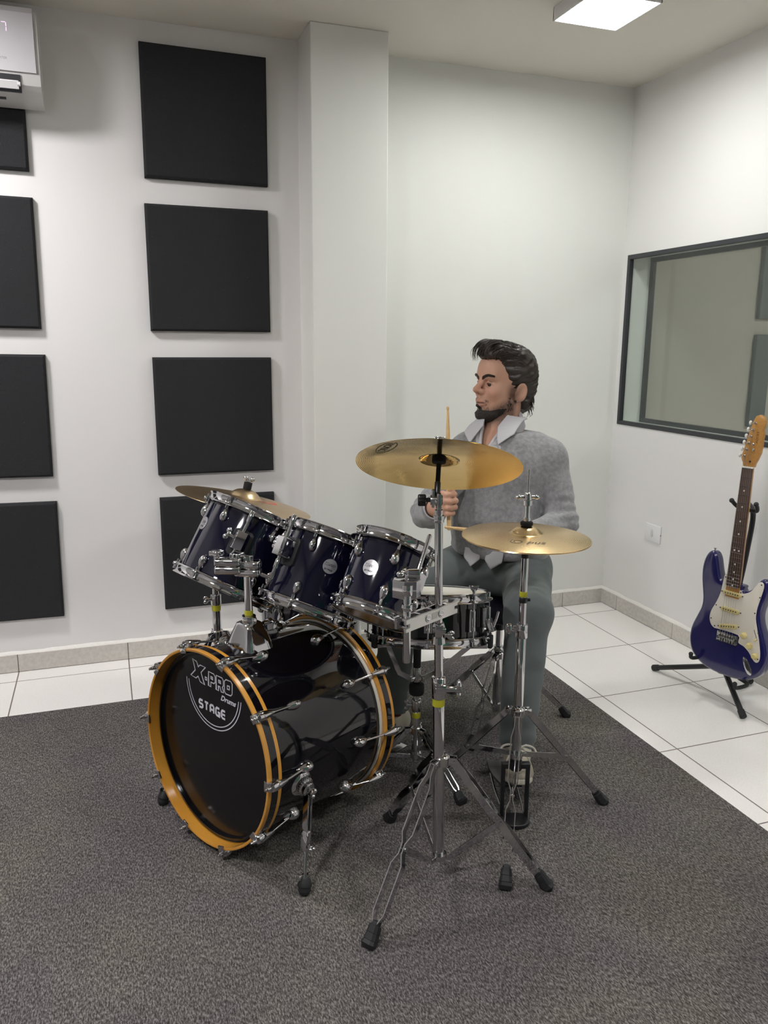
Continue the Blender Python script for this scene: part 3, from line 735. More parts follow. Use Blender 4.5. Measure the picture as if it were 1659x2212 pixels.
# ------------------------------------------------------------------ bass drum
c0 = V3(-2.341, -1.543, 0.304); bz = unit((0.878, 0.477, -0.04)); bx = unit(np.cross(bz, (0, 0, 1))); by = np.cross(bz, bx)
bass = thing('bass_drum', 'glossy black bass drum with amber wood hoops and white lettering on its front head', 'drum', M=T(c0, bx, by, bz))
BR, BL = 0.277, 0.477
def bpt(r, a, z): return V3(r*math.sin(a), -r*math.cos(a), z)     # angle from the top, clockwise seen from the front
m = MB(); lathe(m, [(0.256, 0.03), (0.262, 0.03), (0.2625, 0.034), (0.2625, BL-0.034), (0.262, BL-0.03), (0.256, BL-0.03)], 120, closed=True); m.build('shell', LACQUER, bass)
for nm, z in (('front_hoop', 0.0), ('rear_hoop', BL-0.045)):
    m = MB(); lathe(m, [(BR-0.0075, z+0.001), (BR-0.006, z), (BR-0.001, z), (BR, z+0.001), (BR, z+0.044), (BR-0.001, z+0.045), (BR-0.006, z+0.045), (BR-0.0075, z+0.044)], 120, closed=True)
    h = m.build(nm, HOOPWOOD, bass)
    m = MB(); lathe(m, [(BR-0.001, z+0.0115), (BR+0.0007, z+0.012), (BR+0.0007, z+0.033), (BR-0.001, z+0.0335)], 120, closed=True); m.build('inlay', LACQUER, h)
m = MB(); lathe(m, [(0.0001, 0.038), (0.250, 0.038), (0.262, 0.0395), (0.2685, 0.036), (0.2690, 0.052), (0.2635, 0.052), (0.2630, 0.044), (0.0001, 0.0395)], 96, cap0=False, cap1=False)
HEADF = mat('glossy_black_head', (0.005, 0.005, 0.006), 0.16, spec=0.4)
fh = m.build('front_head', HEADF, bass)
m = MB(); lathe(m, [(0.0001, BL-0.0395), (0.262, BL-0.0395), (0.2685, BL-0.036), (0.2690, BL-0.052), (0.2635, BL-0.052), (0.2630, BL-0.044), (0.0001, BL-0.041)], 96, cap0=False, cap1=False); m.build('batter_head', FILMWHITE, bass)
hf = lambda x, y, h: V3(x, -y, 0.0378-h)
m = MB(); xpro_outline(m, lambda x, y, h: hf(x, y + (0.5*x*x - 0.02*x), h), 0.0405, -0.1045, 0.165, 0.0030); m.build('lettering', PRINT, fh, smooth=False)
m = MB(); stage_word(m, hf, -0.071, 0.053, 0.088, 0.116, 0.0062); m.build('lettering', PRINT, fh, smooth=False)
m = MB(); text2d(m, 'Drums', 0.021, lambda x, y, h: hf(x+0.062, y+0.1475, h), shear=0.35, offset=0.0006, sx=1.1); m.build('lettering', PRINT, fh, smooth=False)
m = MB()
for rr, a0, a1 in ((0.1235, 184, 356), (0.1135, 186, 355)):
    ribbon(m, [(-0.005+rr*math.cos(R_(a)), 0.170+rr*math.sin(R_(a))) for a in np.linspace(a0, a1, 60)], 0.0028, hf)
m.build('logo_arc', PRINT, fh, smooth=False)
for k in range(10):
    a = R_(18+36*k)
    for z0, sg in ((0.0, 1), (BL, -1)):
        o = bpt(1, a, 0); lat = np.cross((0, 0, 1), o); ax = V3(0, 0, sg)
        m = MB()
        box(m, o*(BR+0.004)+V3(0, 0, z0+sg*0.012), (0.009, 0.026, 0.028), [o, lat, (0, 0, 1)], 0.002)
        box(m, o*(BR-0.004)+V3(0, 0, z0-sg*0.002), (0.017, 0.024, 0.005), [o, lat, (0, 0, 1)], 0.0015)
        lathe(m, [(0.0125, 0), (0.0135, 0.006), (0.0125, 0.018), (0.0075, 0.040), (0.004, 0.052)], 18, o*(BR+0.008)+V3(0, 0, z0+sg*0.004), ax)
        cyl(m, o*(BR+0.009)+V3(0, 0, z0-sg*0.012), o*(BR+0.009)+V3(0, 0, z0+sg*0.004), 0.0055, 12, 0.001)
        box(m, o*(BR+0.009)+V3(0, 0, z0-sg*0.015), (0.006, 0.006, 0.008), [o, lat, (0, 0, 1)], 0.001)
        cw = m.build('claw_hook', CHROME, bass)
        m = MB(); egg_lug(m, o*0.2635+V3(0, 0, z0+sg*0.135), -ax, o, 0.055, 0.0145, 0.022); m.build('lug', CHROME, bass, angle=60)
        m = MB(); cyl(m, o*(BR+0.0085)+V3(0, 0, z0+sg*0.045), o*0.2725+V3(0, 0, z0+sg*0.118), 0.0032, 10); m.build('tension_rod', CHROME, cw)
# oval vent badge on top of the shell
bmb = lambda x, y, h: bpt(0.2630+h, R_(-10)+x/0.263, 0.275+y)
m = MB(); N = 28; V = [bmb(0, 0, .0006)] + [bmb(0.018*math.cos(2*PI*i/N), 0.018*math.sin(2*PI*i/N), .0006) for i in range(N)] + [bmb(0.018*math.cos(2*PI*i/N), 0.018*math.sin(2*PI*i/N), -.001) for i in range(N)]
m.add(V, [(0, 1+i, 1+(i+1) % N) for i in range(N)] + [(1+i, 1+N+i, 1+N+(i+1) % N, 1+(i+1) % N) for i in range(N)]); m.build('badge', BADGE, bass)
# spurs
inv = np.linalg.inv(np.array([bx, by, bz]).T)
def bl(p): return inv @ (np.asarray(p, float) - c0)
for ang, foot in ((100, V3(-2.131, -1.826, 0.006)), (-100, V3(-2.446, -1.289, 0.006))):
    a = R_(ang); o = bpt(1, a, 0); base = bpt(0.262, a, 0.125); m = MB()
    f = bl(foot); down = unit(bl(foot + V3(0, 0, -1)) - f)
    lathe(m, [(0.034, -0.004), (0.034, 0.004), (0.030, 0.009), (0.022, 0.011), (0.022, 0.015), (0.024, 0.016), (0.024, 0.022), (0.019, 0.025), (0.019, 0.034), (0.015, 0.037)], 36, base, o)
    for k in range(24):
        t = 2*PI*k/24; d1 = np.cross(o, (0, 0, 1)); d2 = np.cross(o, d1); ball(m, base+o*0.019+(math.cos(t)*d1+math.sin(t)*d2)*0.024, 0.0018, 6)
    b = m.build('spur_bracket', CHROME, bass)
    m = MB(); wing_knob(m, base+o*0.036, o, np.cross(o, (0.3, 0.3, 1)), 0.010, 0.005, 0.013); m.build('wing_nut', CHROME, b)
    A = base+o*0.031; d = unit(f-A); l2 = unit(np.cross(d, o)); A = A + d*0.012
    tot = np.linalg.norm(f-A); m = MB()
    for s in (-1, 1): strip(m, [A+l2*s*0.007, A+l2*s*0.007+d*tot*0.45], l2, 0.016, 0.003)
    strip(m, [A-o*0.006, A-o*0.006+d*tot*0.45], o, 0.016, 0.003)
    box(m, A+d*tot*0.46-o*0.002, (0.020, 0.022, tot*0.20), [l2, o, d], 0.003)
    cyl(m, A+d*tot*0.12, A+d*tot*0.90, 0.0042, 14); cyl(m, A+d*tot*0.55, A+d*tot*0.585, 0.0065, 14)
    lg = m.build('spur', CHROME, bass)
    m = MB(); wing_knob(m, A+d*tot*0.50+o*0.009, o, l2, 0.006, 0.004, 0.010); m.build('wing_bolt', CHROME, lg)
    m = MB(); e = f-d*0.045; cyl(m, e-d*0.006, e+d*0.003, 0.009, 16)
    for s in (-1, 1): box(m, e+l2*s*0.014, (0.014, 0.005, 0.013), [l2, o, d], 0.0015)
    m.build('wing_nut', CHROME, lg)
    dn = -np.array([bx, by, bz]) @ (0, 0, 1); e2 = f - d*0.042
    m = MB(); lathe(m, [(0.013, 0), (0.0145, 0.003), (0.018, 0.014), (0.0185, 0.020), (0.0165, 0.023), (0.016, 0.032), (0.011, 0.0405)], 24, e2, d)
    m.build('rubber_foot', RUBBER, lg, angle=25)

# ------------------------------------------------------------------ double tom holder on the bass drum
def w_of(Mx, p): return np.array(Mx @ Vector(p))
pb = c0 + bz*0.17
hold = thing('tom_holder', 'chrome double tom holder post standing on top of the bass drum', 'drum hardware', tuple(pb + V3(0, 0, 0.262)))
HO = pb + V3(0, 0, 0.262)
def H_(p): return np.asarray(p, float) - HO
hx = unit((0.477, -0.878, 0)); hy = unit((0.878, 0.477, 0))
m = MB(); V = []; F = []
rows = [(-0.012, .058, .053), (-0.004, .0575, .0525), (0.004, .0555, .050), (0.030, .0455, .0405), (0.055, .0335, .0315), (0.064, .030, .029), (0.067, .024, .024)]
for z, ax_, ay_ in rows:
    for i in range(32):
        t = 2*PI*(i+0.5)/32; ca, sa = math.cos(t), math.sin(t); k = 1/(abs(ca)**5+abs(sa)**5)**(1/5)
        x = ax_*ca*k; y = ay_*sa*k; zz = z - (x*x/(2*0.262) if z < 0.02 else 0)
        V.append(hx*x+hy*y+V3(0, 0, zz))
for i in range(len(rows)-1):
    for k in range(32): F.append((32*i+k, 32*i+(k+1) % 32, 32*i+32+(k+1) % 32, 32*i+32+k))
F.append(tuple(32*(len(rows)-1)+k for k in range(32))); m.add(V, F)
m.build('base_plate', CHROME, hold, angle=50)
m = MB(); cyl(m, (0, 0, 0.062), (0, 0, 0.085), 0.0195, 28, 0.002); box(m, hx*0.020+V3(0, 0, 0.075), (0.016, 0.012, 0.018), [hx, hy, (0, 0, 1)], 0.002); box(m, -hx*0.022+V3(0, 0, 0.078), (0.014, 0.006, 0.006), [hx, hy, (0, 0, 1)], 0.002)
m.build('post_clamp', CHROME, hold)
m = MB(); wing_knob(m, hy*0.04+hx*0.012+V3(0, 0, 0.055), hy, hx, 0.022, 0.005, 0.018); m.build('wing_bolt', CHROME, hold)
m = MB(); cyl(m, (0, 0, -0.02), (0, 0, 0.255), 0.0112, 24); m.build('post', CHROME, hold)
m = MB(); lathe(m, [(0.0113, 0.086), (0.0121, 0.087), (0.0121, 0.100), (0.0113, 0.101)], 24); m.build('memory_tape', TAPE, hold)
# rods into the tom brackets and ball clamps at the post top
PT = HO + V3(0, 0, 0.232)
def local(Mx, R, ang, off, z): return w_of(Mx, (math.cos(ang)*(R+off), math.sin(ang)*(R+off), z))
rodA = [local(MA, 0.1525, R_(-5.7), 0.03, z) for z in (0.115, -0.075)]
rodB = [local(MB_, 0.124, R_(-49), 0.03, z) for z in (0.125, -0.062)]
BA = PT + V3(-0.055, -0.005, 0.006); BB = PT + V3(0.0, -0.004, -0.012)
for nm, top, bot, ballc in (('a', rodA[0], rodA[1], BA), ('b', rodB[0], rodB[1], BB)):
    u_ = unit(bot-top); 
    m = MB(); pts = [top, top+(bot-top)*0.5, bot-u_*0.012] + list(smooth_line([bot-u_*0.008, bot+u_*0.003+(ballc-bot)*0.03, bot+(ballc-bot)*0.12], 6)) + [ballc]
    tube(m, [H_(p) for p in pts], 0.0063, 16)
    cyl(m, H_(top+(bot-top)*0.70), H_(top+(bot-top)*0.84), 0.0085, 16, 0.001)
    cyl(m, H_(top-u_*0.0), H_(top+u_*0.035), 0.0085, 16, 0.001)
    m.build('angled_rod', CHROME, hold)
ex, ey = unit((1, -0.35, 0)), unit((0.35, 1, 0))
def clamp(c, d1):
    d1 = unit(d1); d2 = np.cross((0, 0, 1), d1); m = MB()
    out = [(-0.028, -0.018), (0.020, -0.023), (0.031, -0.012), (0.031, 0.012), (0.020, 0.023), (-0.028, 0.018), (-0.040, 0.014), (-0.040, -0.014)]
    out = smooth_line(out, 5, True)
    prism(m, out, 0.002, 0.022, [d1, d2, (0, 0, 1)], H_(c), 0.006); prism(m, out, -0.021, 0.001, [d1, d2, (0, 0, 1)], H_(c), 0.007)
    ball(m, H_(c)+d1*0.006, 0.021, 24)
    b = m.build('ball_clamp', CHROME, hold); m = MB(); kc = H_(c)-d1*0.034+V3(0, 0, 0.030)
    cyl(m, kc-V3(0, 0, 0.01), kc+V3(0, 0, 0.003), 0.008, 16); pts = []
    for i in range(36):
        t = 2*PI*i/36; pts.append((0.0175*math.cos(t)*(1+0.16*math.cos(4*t)), 0.0175*math.sin(t)*(1+0.16*math.cos(4*t))))
    prism(m, pts, 0, 0.013, None, kc, 0.0025); m.build('clamp_knob', CHROME, b)
clamp(PT+V3(-0.05, -0.012, 0.004), (1, -0.25, 0)); clamp(PT+V3(0.004, -0.012, -0.008), (0.92, -0.4, 0))
m = MB(); cyl(m, (0, 0, 0.205), (0, 0, 0.258), 0.0165, 24, 0.003); box(m, H_(PT)+V3(-0.012, 0.002, -0.004), (0.06, 0.026, 0.03), [ex, ey, (0, 0, 1)], 0.004); m.build('post_head', CHROME, hold)
# ------------------------------------------------------------------ cymbals
def cymbal(name, label, c, n, R, bell_r, bell_h, bow, material, group=None, flip=False, ref=(0, 1, 0)):
    """origin at the centre of the edge plane, bell towards +z (or -z when flipped)"""
    a, b, n = frame(n, ref); t = thing(name, label, 'cymbal', group=group, M=T(np.asarray(c, float), a, b, n))
    sg = -1 if flip else 1; top = []; N = 26
    for i in range(N+1):
        u = i/N; r = bell_r + (R-bell_r)*u; top.append((r, bow*(1-u**1.7)))
    bell = []
    for i in range(12):
        u = i/12; r = 0.006 + (bell_r*0.98-0.006)*u; h = bow + bell_h*(1-(max(u-0.12, 0)/0.88)**2.3)
        bell.append((r, h))
    prof = bell + top
    th = 0.0013
    pr = prof + [(R-0.0004, -th*0.5)] + [(r, h-th) for r, h in prof[::-1]]
    m = MB(); lathe(m, [(r, sg*h) for r, h in pr][::-sg], 128, closed=True)
    m.build('plate', material, t, angle=60)
    return t, a, b, n
def cy_h(r, R, bell_r, bow): u = (r-bell_r)/(R-bell_r); return bow*(1-max(u, 0)**1.7)

# crash, seen from below
cc = V3(-1.777, -1.813, 1.097); cn = unit((0.204, 0.389, 0.899))
crash, ca_, cb_, cn = cymbal('crash_cymbal', 'large shiny golden crash cymbal tilted to show its underside, on the front stand', cc, cn, 0.2032, 0.048, 0.020, 0.016, BRASSB)
def crf(x, y, h):
    # logo centre and direction on the underside
    ox, oy = -0.158, -0.045; ang = R_(-94); X = ox + x*math.cos(ang) - y*math.sin(ang); Y = oy + x*math.sin(ang) + y*math.cos(ang)
    return V3(X, Y, cy_h(math.hypot(X, Y), 0.2032, 0.048, 0.016) - 0.0013 - h)
m = MB(); text2d(m, 'ORION', 0.026, lambda x, y, h: crf(x, -y, h), offset=0.0004, th=0.0004)
ribbon(m, [(0.052*math.cos(t), 0.019*math.sin(t)) for t in np.linspace(0.15, 2*PI-0.15, 60)], 0.003, lambda x, y, h: crf(x, y, h), th=0.0004)
m.build('maker_logo', PRINTB, crash, smooth=False)

# hi-hats
hc = V3(-1.452, -1.681, 0.866)
hat, ha, hb, hn = cymbal('hi_hat_cymbal', 'upper hi-hat cymbal of satin bronze on the right hand stand', hc, (0.017, -0.014, 1), 0.178, 0.046, 0.018, 0.012, BRASS, 'hi-hat pair')
cymbal('hi_hat_cymbal', 'lower hi-hat cymbal, mostly hidden directly under the upper one', hc-V3(0, 0, 0.0035), (0.017, -0.014, 1), 0.178, 0.046, 0.018, 0.012, BRASS, 'hi-hat pair', flip=True)
def hhf(x, y, h, o=(-0.047, -0.0885), d=(0.925, -0.38)):
    d = unit(d); e = V3(-d[1], d[0]); wx, wy = o[0]+x*d[0]+y*e[0], o[1]+x*d[1]+y*e[1]
    p = V3(wx, wy, 0); X = p @ ha; Y = p @ hb
    return V3(X, Y, cy_h(math.hypot(wx, wy), 0.178, 0.046, 0.012) + h)
m = MB()
spir = [(-0.026+0.016*k*math.cos(t), 0.004+0.015*k*math.sin(t)) for t, k in zip(np.linspace(2.0, 2.0+2*PI*1.32, 70), np.linspace(1.15, 0.45, 70))]
for i in range(0, 66, 3): ribbon(m, spir[i:i+5], 0.0018+0.0018*abs(math.sin(i/66*PI*2.4)), hhf, th=0.0003)
text2d(m, 'pus', 0.033, lambda x, y, h: hhf(x+0.022, y-0.001, h), shear=0.42, offset=0.0004, th=0.0003, sx=1.05)
m.build('maker_lettering', PRINTB, hat, smooth=False); m = MB()
text2d(m, 'ORION', 0.022, lambda x, y, h: hhf(-x, -y, h, (0.068, 0.141), (0.94, -0.34)), offset=0.0006, th=0.0003, sx=1.5)
m.build('maker_lettering', PRINTB, hat, smooth=False)

# ride
rc = V3(-2.065, -0.651, 0.805)
ride, ra, rb, rn = cymbal('ride_cymbal', 'wide bronze ride cymbal with a red mark behind the leftmost tom', rc, (0.245, 0.015, 0.969), 0.254, 0.062, 0.028, 0.020, BRASSR)
def rdf(x, y, h):
    p = V3(0.085+x, -0.030+y, 0); p = p - rn*(p @ rn); X, Y = p @ ra, p @ rb
    return V3(X, Y, cy_h(math.hypot(X, Y), 0.254, 0.062, 0.02)+h)
m = MB(); ribbon(m, [(0.030*math.cos(t), 0.020*math.sin(t)) for t in np.linspace(-2.6, 1.4, 40)], 0.012, rdf, th=0.0004)
ribbon(m, [(-0.045, -0.018), (-0.03, -0.012), (-0.012, -0.02)], 0.006, rdf, th=0.0004)
m.build('red_logo', PRINTR, ride, smooth=False)
topr = rc + rn*0.047
rs = thing('ride_stand', 'chrome cymbal stand with yellow tape behind the bass drum, holding the ride cymbal', 'cymbal stand', (-2.195, -0.755, 0))
RO = V3(-2.195, -0.755, 0); piv = V3(-2.195, -0.755, 0.62)
m = MB(); cyl(m, (0, 0, 0.10), (0, 0, 0.47), 0.0155, 28, 0.001); m.build('base_tube', CHROME, rs)
m = MB(); cyl(m, (0, 0, 0.45), (0, 0, 0.62), 0.0115, 24); m.build('upper_tube', CHROME, rs)
m = MB(); cyl(m, (0, 0, 0.452), (0, 0, 0.490), 0.019, 28, 0.002); wing_knob(m, (-0.018, -0.002, 0.472), (-1, 0, 0), (0, 0, 1), 0.014, 0.005, 0.013); m.build('height_clamp', CHROME, rs)
m = MB(); lathe(m, [(0.0156, 0.428), (0.0164, 0.429), (0.0164, 0.449), (0.0156, 0.450)], 28); m.build('memory_tape', TAPE, rs)
m = MB(); ball(m, piv-RO, 0.017, 18); e1 = rc - rn*0.045 - RO; tube(m, [piv-RO, e1], 0.0075, 16); ball(m, e1, 0.012, 16); m.build('boom_arm', CHROME, rs)
m = MB(); tube(m, [e1, rc+rn*0.086-RO], 0.004, 12); m.build('tilter_rod', CHROME, rs)
m = MB(); cyl(m, rc+rn*0.0485-RO, rc+rn*0.077-RO, 0.0155, 24, 0.003); cyl(m, rc+rn*0.010-RO, rc+rn*0.042-RO, 0.005, 16); m.build('felt_washer', FELT, rs)
m = MB(); cyl(m, rc+rn*0.077-RO, rc+rn*0.087-RO, 0.008, 16, 0.001)
wd = unit(np.cross(rn, (0.32, 0.92, 0)))
for s in (-1, 1): ball(m, rc+rn*0.089+wd*s*0.0125-RO, 1, 14, (0.010, 0.005, 0.0085), [wd, np.cross(rn, wd), rn])
m.build('wing_nut', CHROME, rs)
tripod(rs, [(0.27*math.cos(R_(a)), 0.27*math.sin(R_(a))) for a in (100, 220, 340)], 0.34, 0.11, 0.0155)

# ------------------------------------------------------------------ crash stand
CO = V3(-1.784, -1.886, 0); lean = V3(-0.021, 0.0, 0.97)
def cp(z): return V3(lean[0]*z/0.97, lean[1]*z/0.97, z)
cs = thing('crash_stand', 'tall chrome cymbal stand with spread double legs, in front of the snare drum', 'cymbal stand', tuple(CO))
m = MB(); cyl(m, cp(0.075), cp(0.575), 0.0145, 32, 0.001); m.build('base_tube', CHROME, cs)
m = MB(); cyl(m, cp(0.55), cp(0.715), 0.0110, 28); m.build('middle_tube', CHROME, cs)
m = MB(); cyl(m, cp(0.69), cp(1.005), 0.0098, 28); m.build('upper_tube', CHROME, cs)
m = MB(); cyl(m, cp(0.527), cp(0.583), 0.0178, 30, 0.002); a_ = cp(0.556); rd = unit((0.945, -0.327, 0)); fd_ = unit((-0.327, -0.945, 0))
box(m, a_+fd_*0.012+rd*0.004, (0.03, 0.02, 0.024), [rd, fd_, (0, 0, 1)], 0.004); cyl(m, a_+fd_*0.016-rd*0.010, a_+fd_*0.016+rd*0.042, 0.0072, 18, 0.001); m.build('height_clamp', CHROME, cs)
m = MB(); e = a_+fd_*0.016+rd*0.046; cyl(m, e-rd*0.006, e+rd*0.008, 0.009, 16, 0.001)
for s in (-1, 1): ball(m, e+rd*0.002+unit(V3(0, 0, 1)*s+fd_*0.3*s)*0.014, 1, 14, (0.007, 0.010, 0.014), [rd, fd_, (0, 0, 1)])
m.build('wing_bolt', CHROME, cs)
m = MB(); V = []
t0, t1 = cp(0.512), cp(0.530); lathe(m, [(0.0146, 0), (0.0155, 0.001), (0.0155, 0.021), (0.0146, 0.022)], 30, cp(0.506), cp(0.53)-cp(0.506)); m.build('memory_tape', TAPE, cs)
m = MB(); lathe(m, [(0.011, 0), (0.0175, 0.0), (0.0155, 0.016), (0.0130, 0.018), (0.0145, 0.028), (0.0165, 0.040), (0.013, 0.052), (0.0098, 0.054)], 28, cp(0.672), cp(0.73)-cp(0.672))
box(m, cp(0.708)+fd_*0.014, (0.022, 0.014, 0.026), [rd, fd_, (0, 0, 1)], 0.004); cyl(m, cp(0.710)+fd_*0.015-rd*0.016, cp(0.710)+fd_*0.015+rd*0.016, 0.007, 16, 0.001)
wing_knob(m, cp(0.692)+fd_*0.004+rd*0.013, rd, (0, 0, 1), 0.012, 0.0045, 0.011); m.build('height_clamp', CHROME, cs)
# tilter
piv = cc - cn*0.085 - CO; up = cp(1.0)
m = MB(); cyl(m, cp(0.975), cp(0.992), 0.0128, 26, 0.001); m.build('tube_cap', CHROME, cs)
m = MB(); tl = unit(np.cross((0, 0, 1), cn)); ty = np.cross(cn, tl)
box(m, up+V3(0, 0, 0.020)+fd_*0.002, (0.010, 0.020, 0.052), [rd, fd_, (0, 0, 1)], 0.003)
box(m, piv-rd*0.009+V3(0, 0, 0.004), (0.008, 0.02, 0.044), [rd, fd_, (0, 0, 1)], 0.003)
cyl(m, piv-rd*0.016, piv+rd*0.014, 0.0125, 24, 0.002)
for k in range(18): 
    t = 2*PI*k/18; box(m, piv+rd*0.0065+(math.cos(t)*fd_+V3(0, 0, 1)*math.sin(t))*0.0128, (0.011, 0.002, 0.002), [rd, (math.cos(t)*fd_+V3(0, 0, 1)*math.sin(t)), np.cross(rd, (math.cos(t)*fd_+V3(0, 0, 1)*math.sin(t)))])
tube(m, [up+V3(0, 0, 0.01), piv], 0.007, 14)
m.build('tilter', STEEL, cs)
m = MB(); e = piv-rd*0.030; cyl(m, piv-rd*0.012, e, 0.0055, 16); pts = [(0.0135*math.cos(t)*(1+0.13*math.cos(5*t)), 0.0135*math.sin(t)*(1+0.13*math.cos(5*t))) for t in np.linspace(0, 2*PI, 40, endpoint=False)]
prism(m, pts, 0, 0.020, [fd_, (0, 0, 1), -rd], e-rd*-0.004, 0.004); m.build('tilter_knob', BLACKMETAL, cs)
m = MB(); tube(m, [piv, cc+cn*0.075-CO], 0.0035, 12); cyl(m, piv+cn*0.008, piv+cn*0.045, 0.0075, 18, 0.001); m.build('tilter_rod', BLACKMETAL, cs)
m = MB(); cyl(m, piv+cn*0.042, cc+cn*0.038-CO, 0.0058, 18); lathe(m, [(0.006, 0.0), (0.0165, 0.003), (0.0175, 0.006), (0.0175, 0.018), (0.016, 0.020)], 28, cc+cn*0.006-CO, cn); cyl(m, cc+cn*0.040-CO, cc+cn*0.055-CO, 0.014, 24, 0.002); m.build('felt_washer', FELT, cs)
m = MB(); wing_knob(m, cc+cn*0.055-CO, cn, rd, 0.008, 0.006, 0.014); m.build('wing_nut', CHROME, cs)
cfeet = [V3(-2.035, -2.052, 0)-CO, V3(-1.521, -2.006, 0)-CO, V3(-1.816, -1.582, 0)-CO]
tripod(cs, [(f[0], f[1]) for f in cfeet], 0.358, 0.083, 0.0145, w=0.019, gap=0.015, foot_len=0.085)

# multi clamp plate and tom arm
mc = thing('multi_clamp', 'grey metal clamp bar on the crash stand pole with a chrome tom arm', 'clamp', tuple(CO+cp(0.755)))
KO = CO+cp(0.755); bdir = unit((-0.17, -0.0925, 0)); bn = unit(np.cross((0, 0, 1), bdir)); bn = bn if bn @ (CAM-KO) > 0 else -bn
def K(u, v, w): return bdir*u + bn*v + V3(0, 0, w)
m = MB(); Lb0, Lb1 = -0.052, 0.142
out = [(Lb0, -0.015), (Lb1, -0.015), (Lb1, -0.006), (Lb1-0.014, -0.006), (Lb1-0.014, 0.004), (Lb1, 0.004), (Lb1, 0.015), (Lb0, 0.015), (Lb0, 0.005), (Lb0+0.012, 0.005), (Lb0+0.012, -0.004), (Lb0, -0.004)]
prism(m, out, 0.012, 0.018, [bdir, (0, 0, 1), bn], (0, 0, 0), 0.0008, 2); m.build('front_plate', CAST, mc, angle=25)
m = MB(); prism(m, [(Lb0, -0.013), (Lb1, -0.013), (Lb1, 0.013), (Lb0, 0.013)], -0.018, -0.011, [bdir, (0, 0, 1), bn], (0, 0, 0), 0.001, 2)
for u in (Lb0+0.02, Lb1-0.02):
    for w in (-0.008, 0.008): box(m, K(u, 0, w), (0.02, 0.03, 0.006), [bdir, bn, (0, 0, 1)], 0.001)
m.build('rear_plate', CHROME, mc, angle=25)
m = MB()
for u in (0.014, 0.062):
    cyl(m, K(u, -0.03, 0.001), K(u, 0.0195, 0.001), 0.0055, 18); lathe(m, [(0.0095, 0.0), (0.0105, 0.0008), (0.0095, 0.0016), (0.0075, 0.0012), (0.0055, 0.0022)], 22, K(u, 0.018, 0.001), bn)
    wing_knob(m, K(u, -0.022, 0.001), -bn, (0, 0, 1), 0.010, 0.005, 0.014)
m.build('clamp_bolt', CHROME, mc)
m = MB(); box(m, K(0.038, 0.0183, 0.001), (0.02, 0.0006, 0.016), [bdir, bn, (0, 0, 1)]); m.build('stamped_recess', mat('grey_recess', (0.42, 0.42, 0.40), 0.35, 1.0), mc)
ta_o = KO + bdir*0.118
AO = ta_o - KO
m = MB(); cyl(m, (0, 0, -0.098), (0, 0, 0.088), 0.0092, 26, 0.001); m.build('arm_tube', CHROME, mc, loc=AO)
m = MB(); cyl(m, (0, 0, 0.030), (0, 0, 0.046), 0.0135, 26, 0.002); box(m, rd*0.014+V3(0, 0, 0.038), (0.014, 0.012, 0.014), [rd, fd_, (0, 0, 1)], 0.002); cyl(m, (0, 0, 0.066), (0, 0, 0.092), 0.0125, 26, 0.002); m.build('memory_clamp', CHROME, mc, loc=AO)
m = MB(); pc = V3(0.006, 0.022, 0.078)
hx_ = [(-0.033, -0.012), (-0.006, -0.028), (0.022, -0.024), (0.033, -0.004), (0.030, 0.02), (0.0, 0.028), (-0.030, 0.016)]
prism(m, hx_, -0.022, 0.022, [rd, -fd_, (0, 0, 1)], pc, 0.003); m.build('ball_housing', CHROME, mc, angle=25, loc=AO)
rodC = [local(MC, 0.101, R_(36), 0.03, z) for z in (0.128, -0.02)]
m = MB(); tube(m, [rodC[0]-ta_o, rodC[1]-ta_o, (rodC[1]-ta_o)*0.5+pc*0.5+V3(0, 0, -0.006), pc], 0.0062, 16); ball(m, rodC[0]-ta_o, 0.0062, 12); m.build('angled_rod', CHROME, mc, loc=AO)
m = MB(); e = pc+V3(0, 0, 0.03)+rd*0.004; cyl(m, e-V3(0, 0, 0.01), e+V3(0, 0, 0.012), 0.0085, 18, 0.001); box(m, e+rd*0.012+V3(0, 0, 0.002), (0.03, 0.02, 0.024), [rd, fd_, (0, 0, 1)], 0.004)
for s in (-1, 1): ball(m, e-rd*0.014+(fd_*0.4-rd*0.3)*0.016*s+V3(0, 0, 0.004), 1, 14, (0.010, 0.007, 0.007), [rd, fd_, (0, 0, 1)])
m.build('clamp_knob', CHROME, mc, loc=AO)

# ------------------------------------------------------------------ hi-hat stand
HS = V3(-1.463, -1.700, 0)
hs = thing('hi_hat_stand', 'chrome hi-hat stand with black pedal frame, holding the hi-hat cymbals at right', 'hi-hat stand', tuple(HS))
hl = V3(hc[0]-HS[0], hc[1]-HS[1], 0)/0.866
def hp(z): return hl*z + V3(0, 0, z)
m = MB(); cyl(m, hp(0.19), hp(0.605), 0.0135, 30, 0.001); m.build('base_tube', CHROME, hs)
m = MB(); cyl(m, hp(0.58), hp(0.815), 0.0104, 28); m.build('upper_tube', CHROME, hs)
m = MB(); cyl(m, hp(0.572), hp(0.612), 0.0165, 28, 0.002); box(m, hp(0.598)-rd*0.016, (0.02, 0.014, 0.02), [rd, fd_, (0, 0, 1)], 0.003); cyl(m, hp(0.598)-rd*0.02, hp(0.598)-rd*0.034, 0.004, 12)
prism(m, [(0.016*math.cos(t)*0.62, 0.016*math.sin(t)) for t in np.linspace(0, 2*PI, 20, endpoint=False)], 0, 0.014, [fd_, (0, 0, 1), -rd], hp(0.598)-rd*0.030, 0.003); m.build('height_clamp', CHROME, hs)
m = MB(); lathe(m, [(0.0105, 0), (0.0113, 0.001), (0.0113, 0.015), (0.0105, 0.016)], 28, hp(0.693), hl+V3(0, 0, 1)); m.build('memory_tape', TAPE, hs)
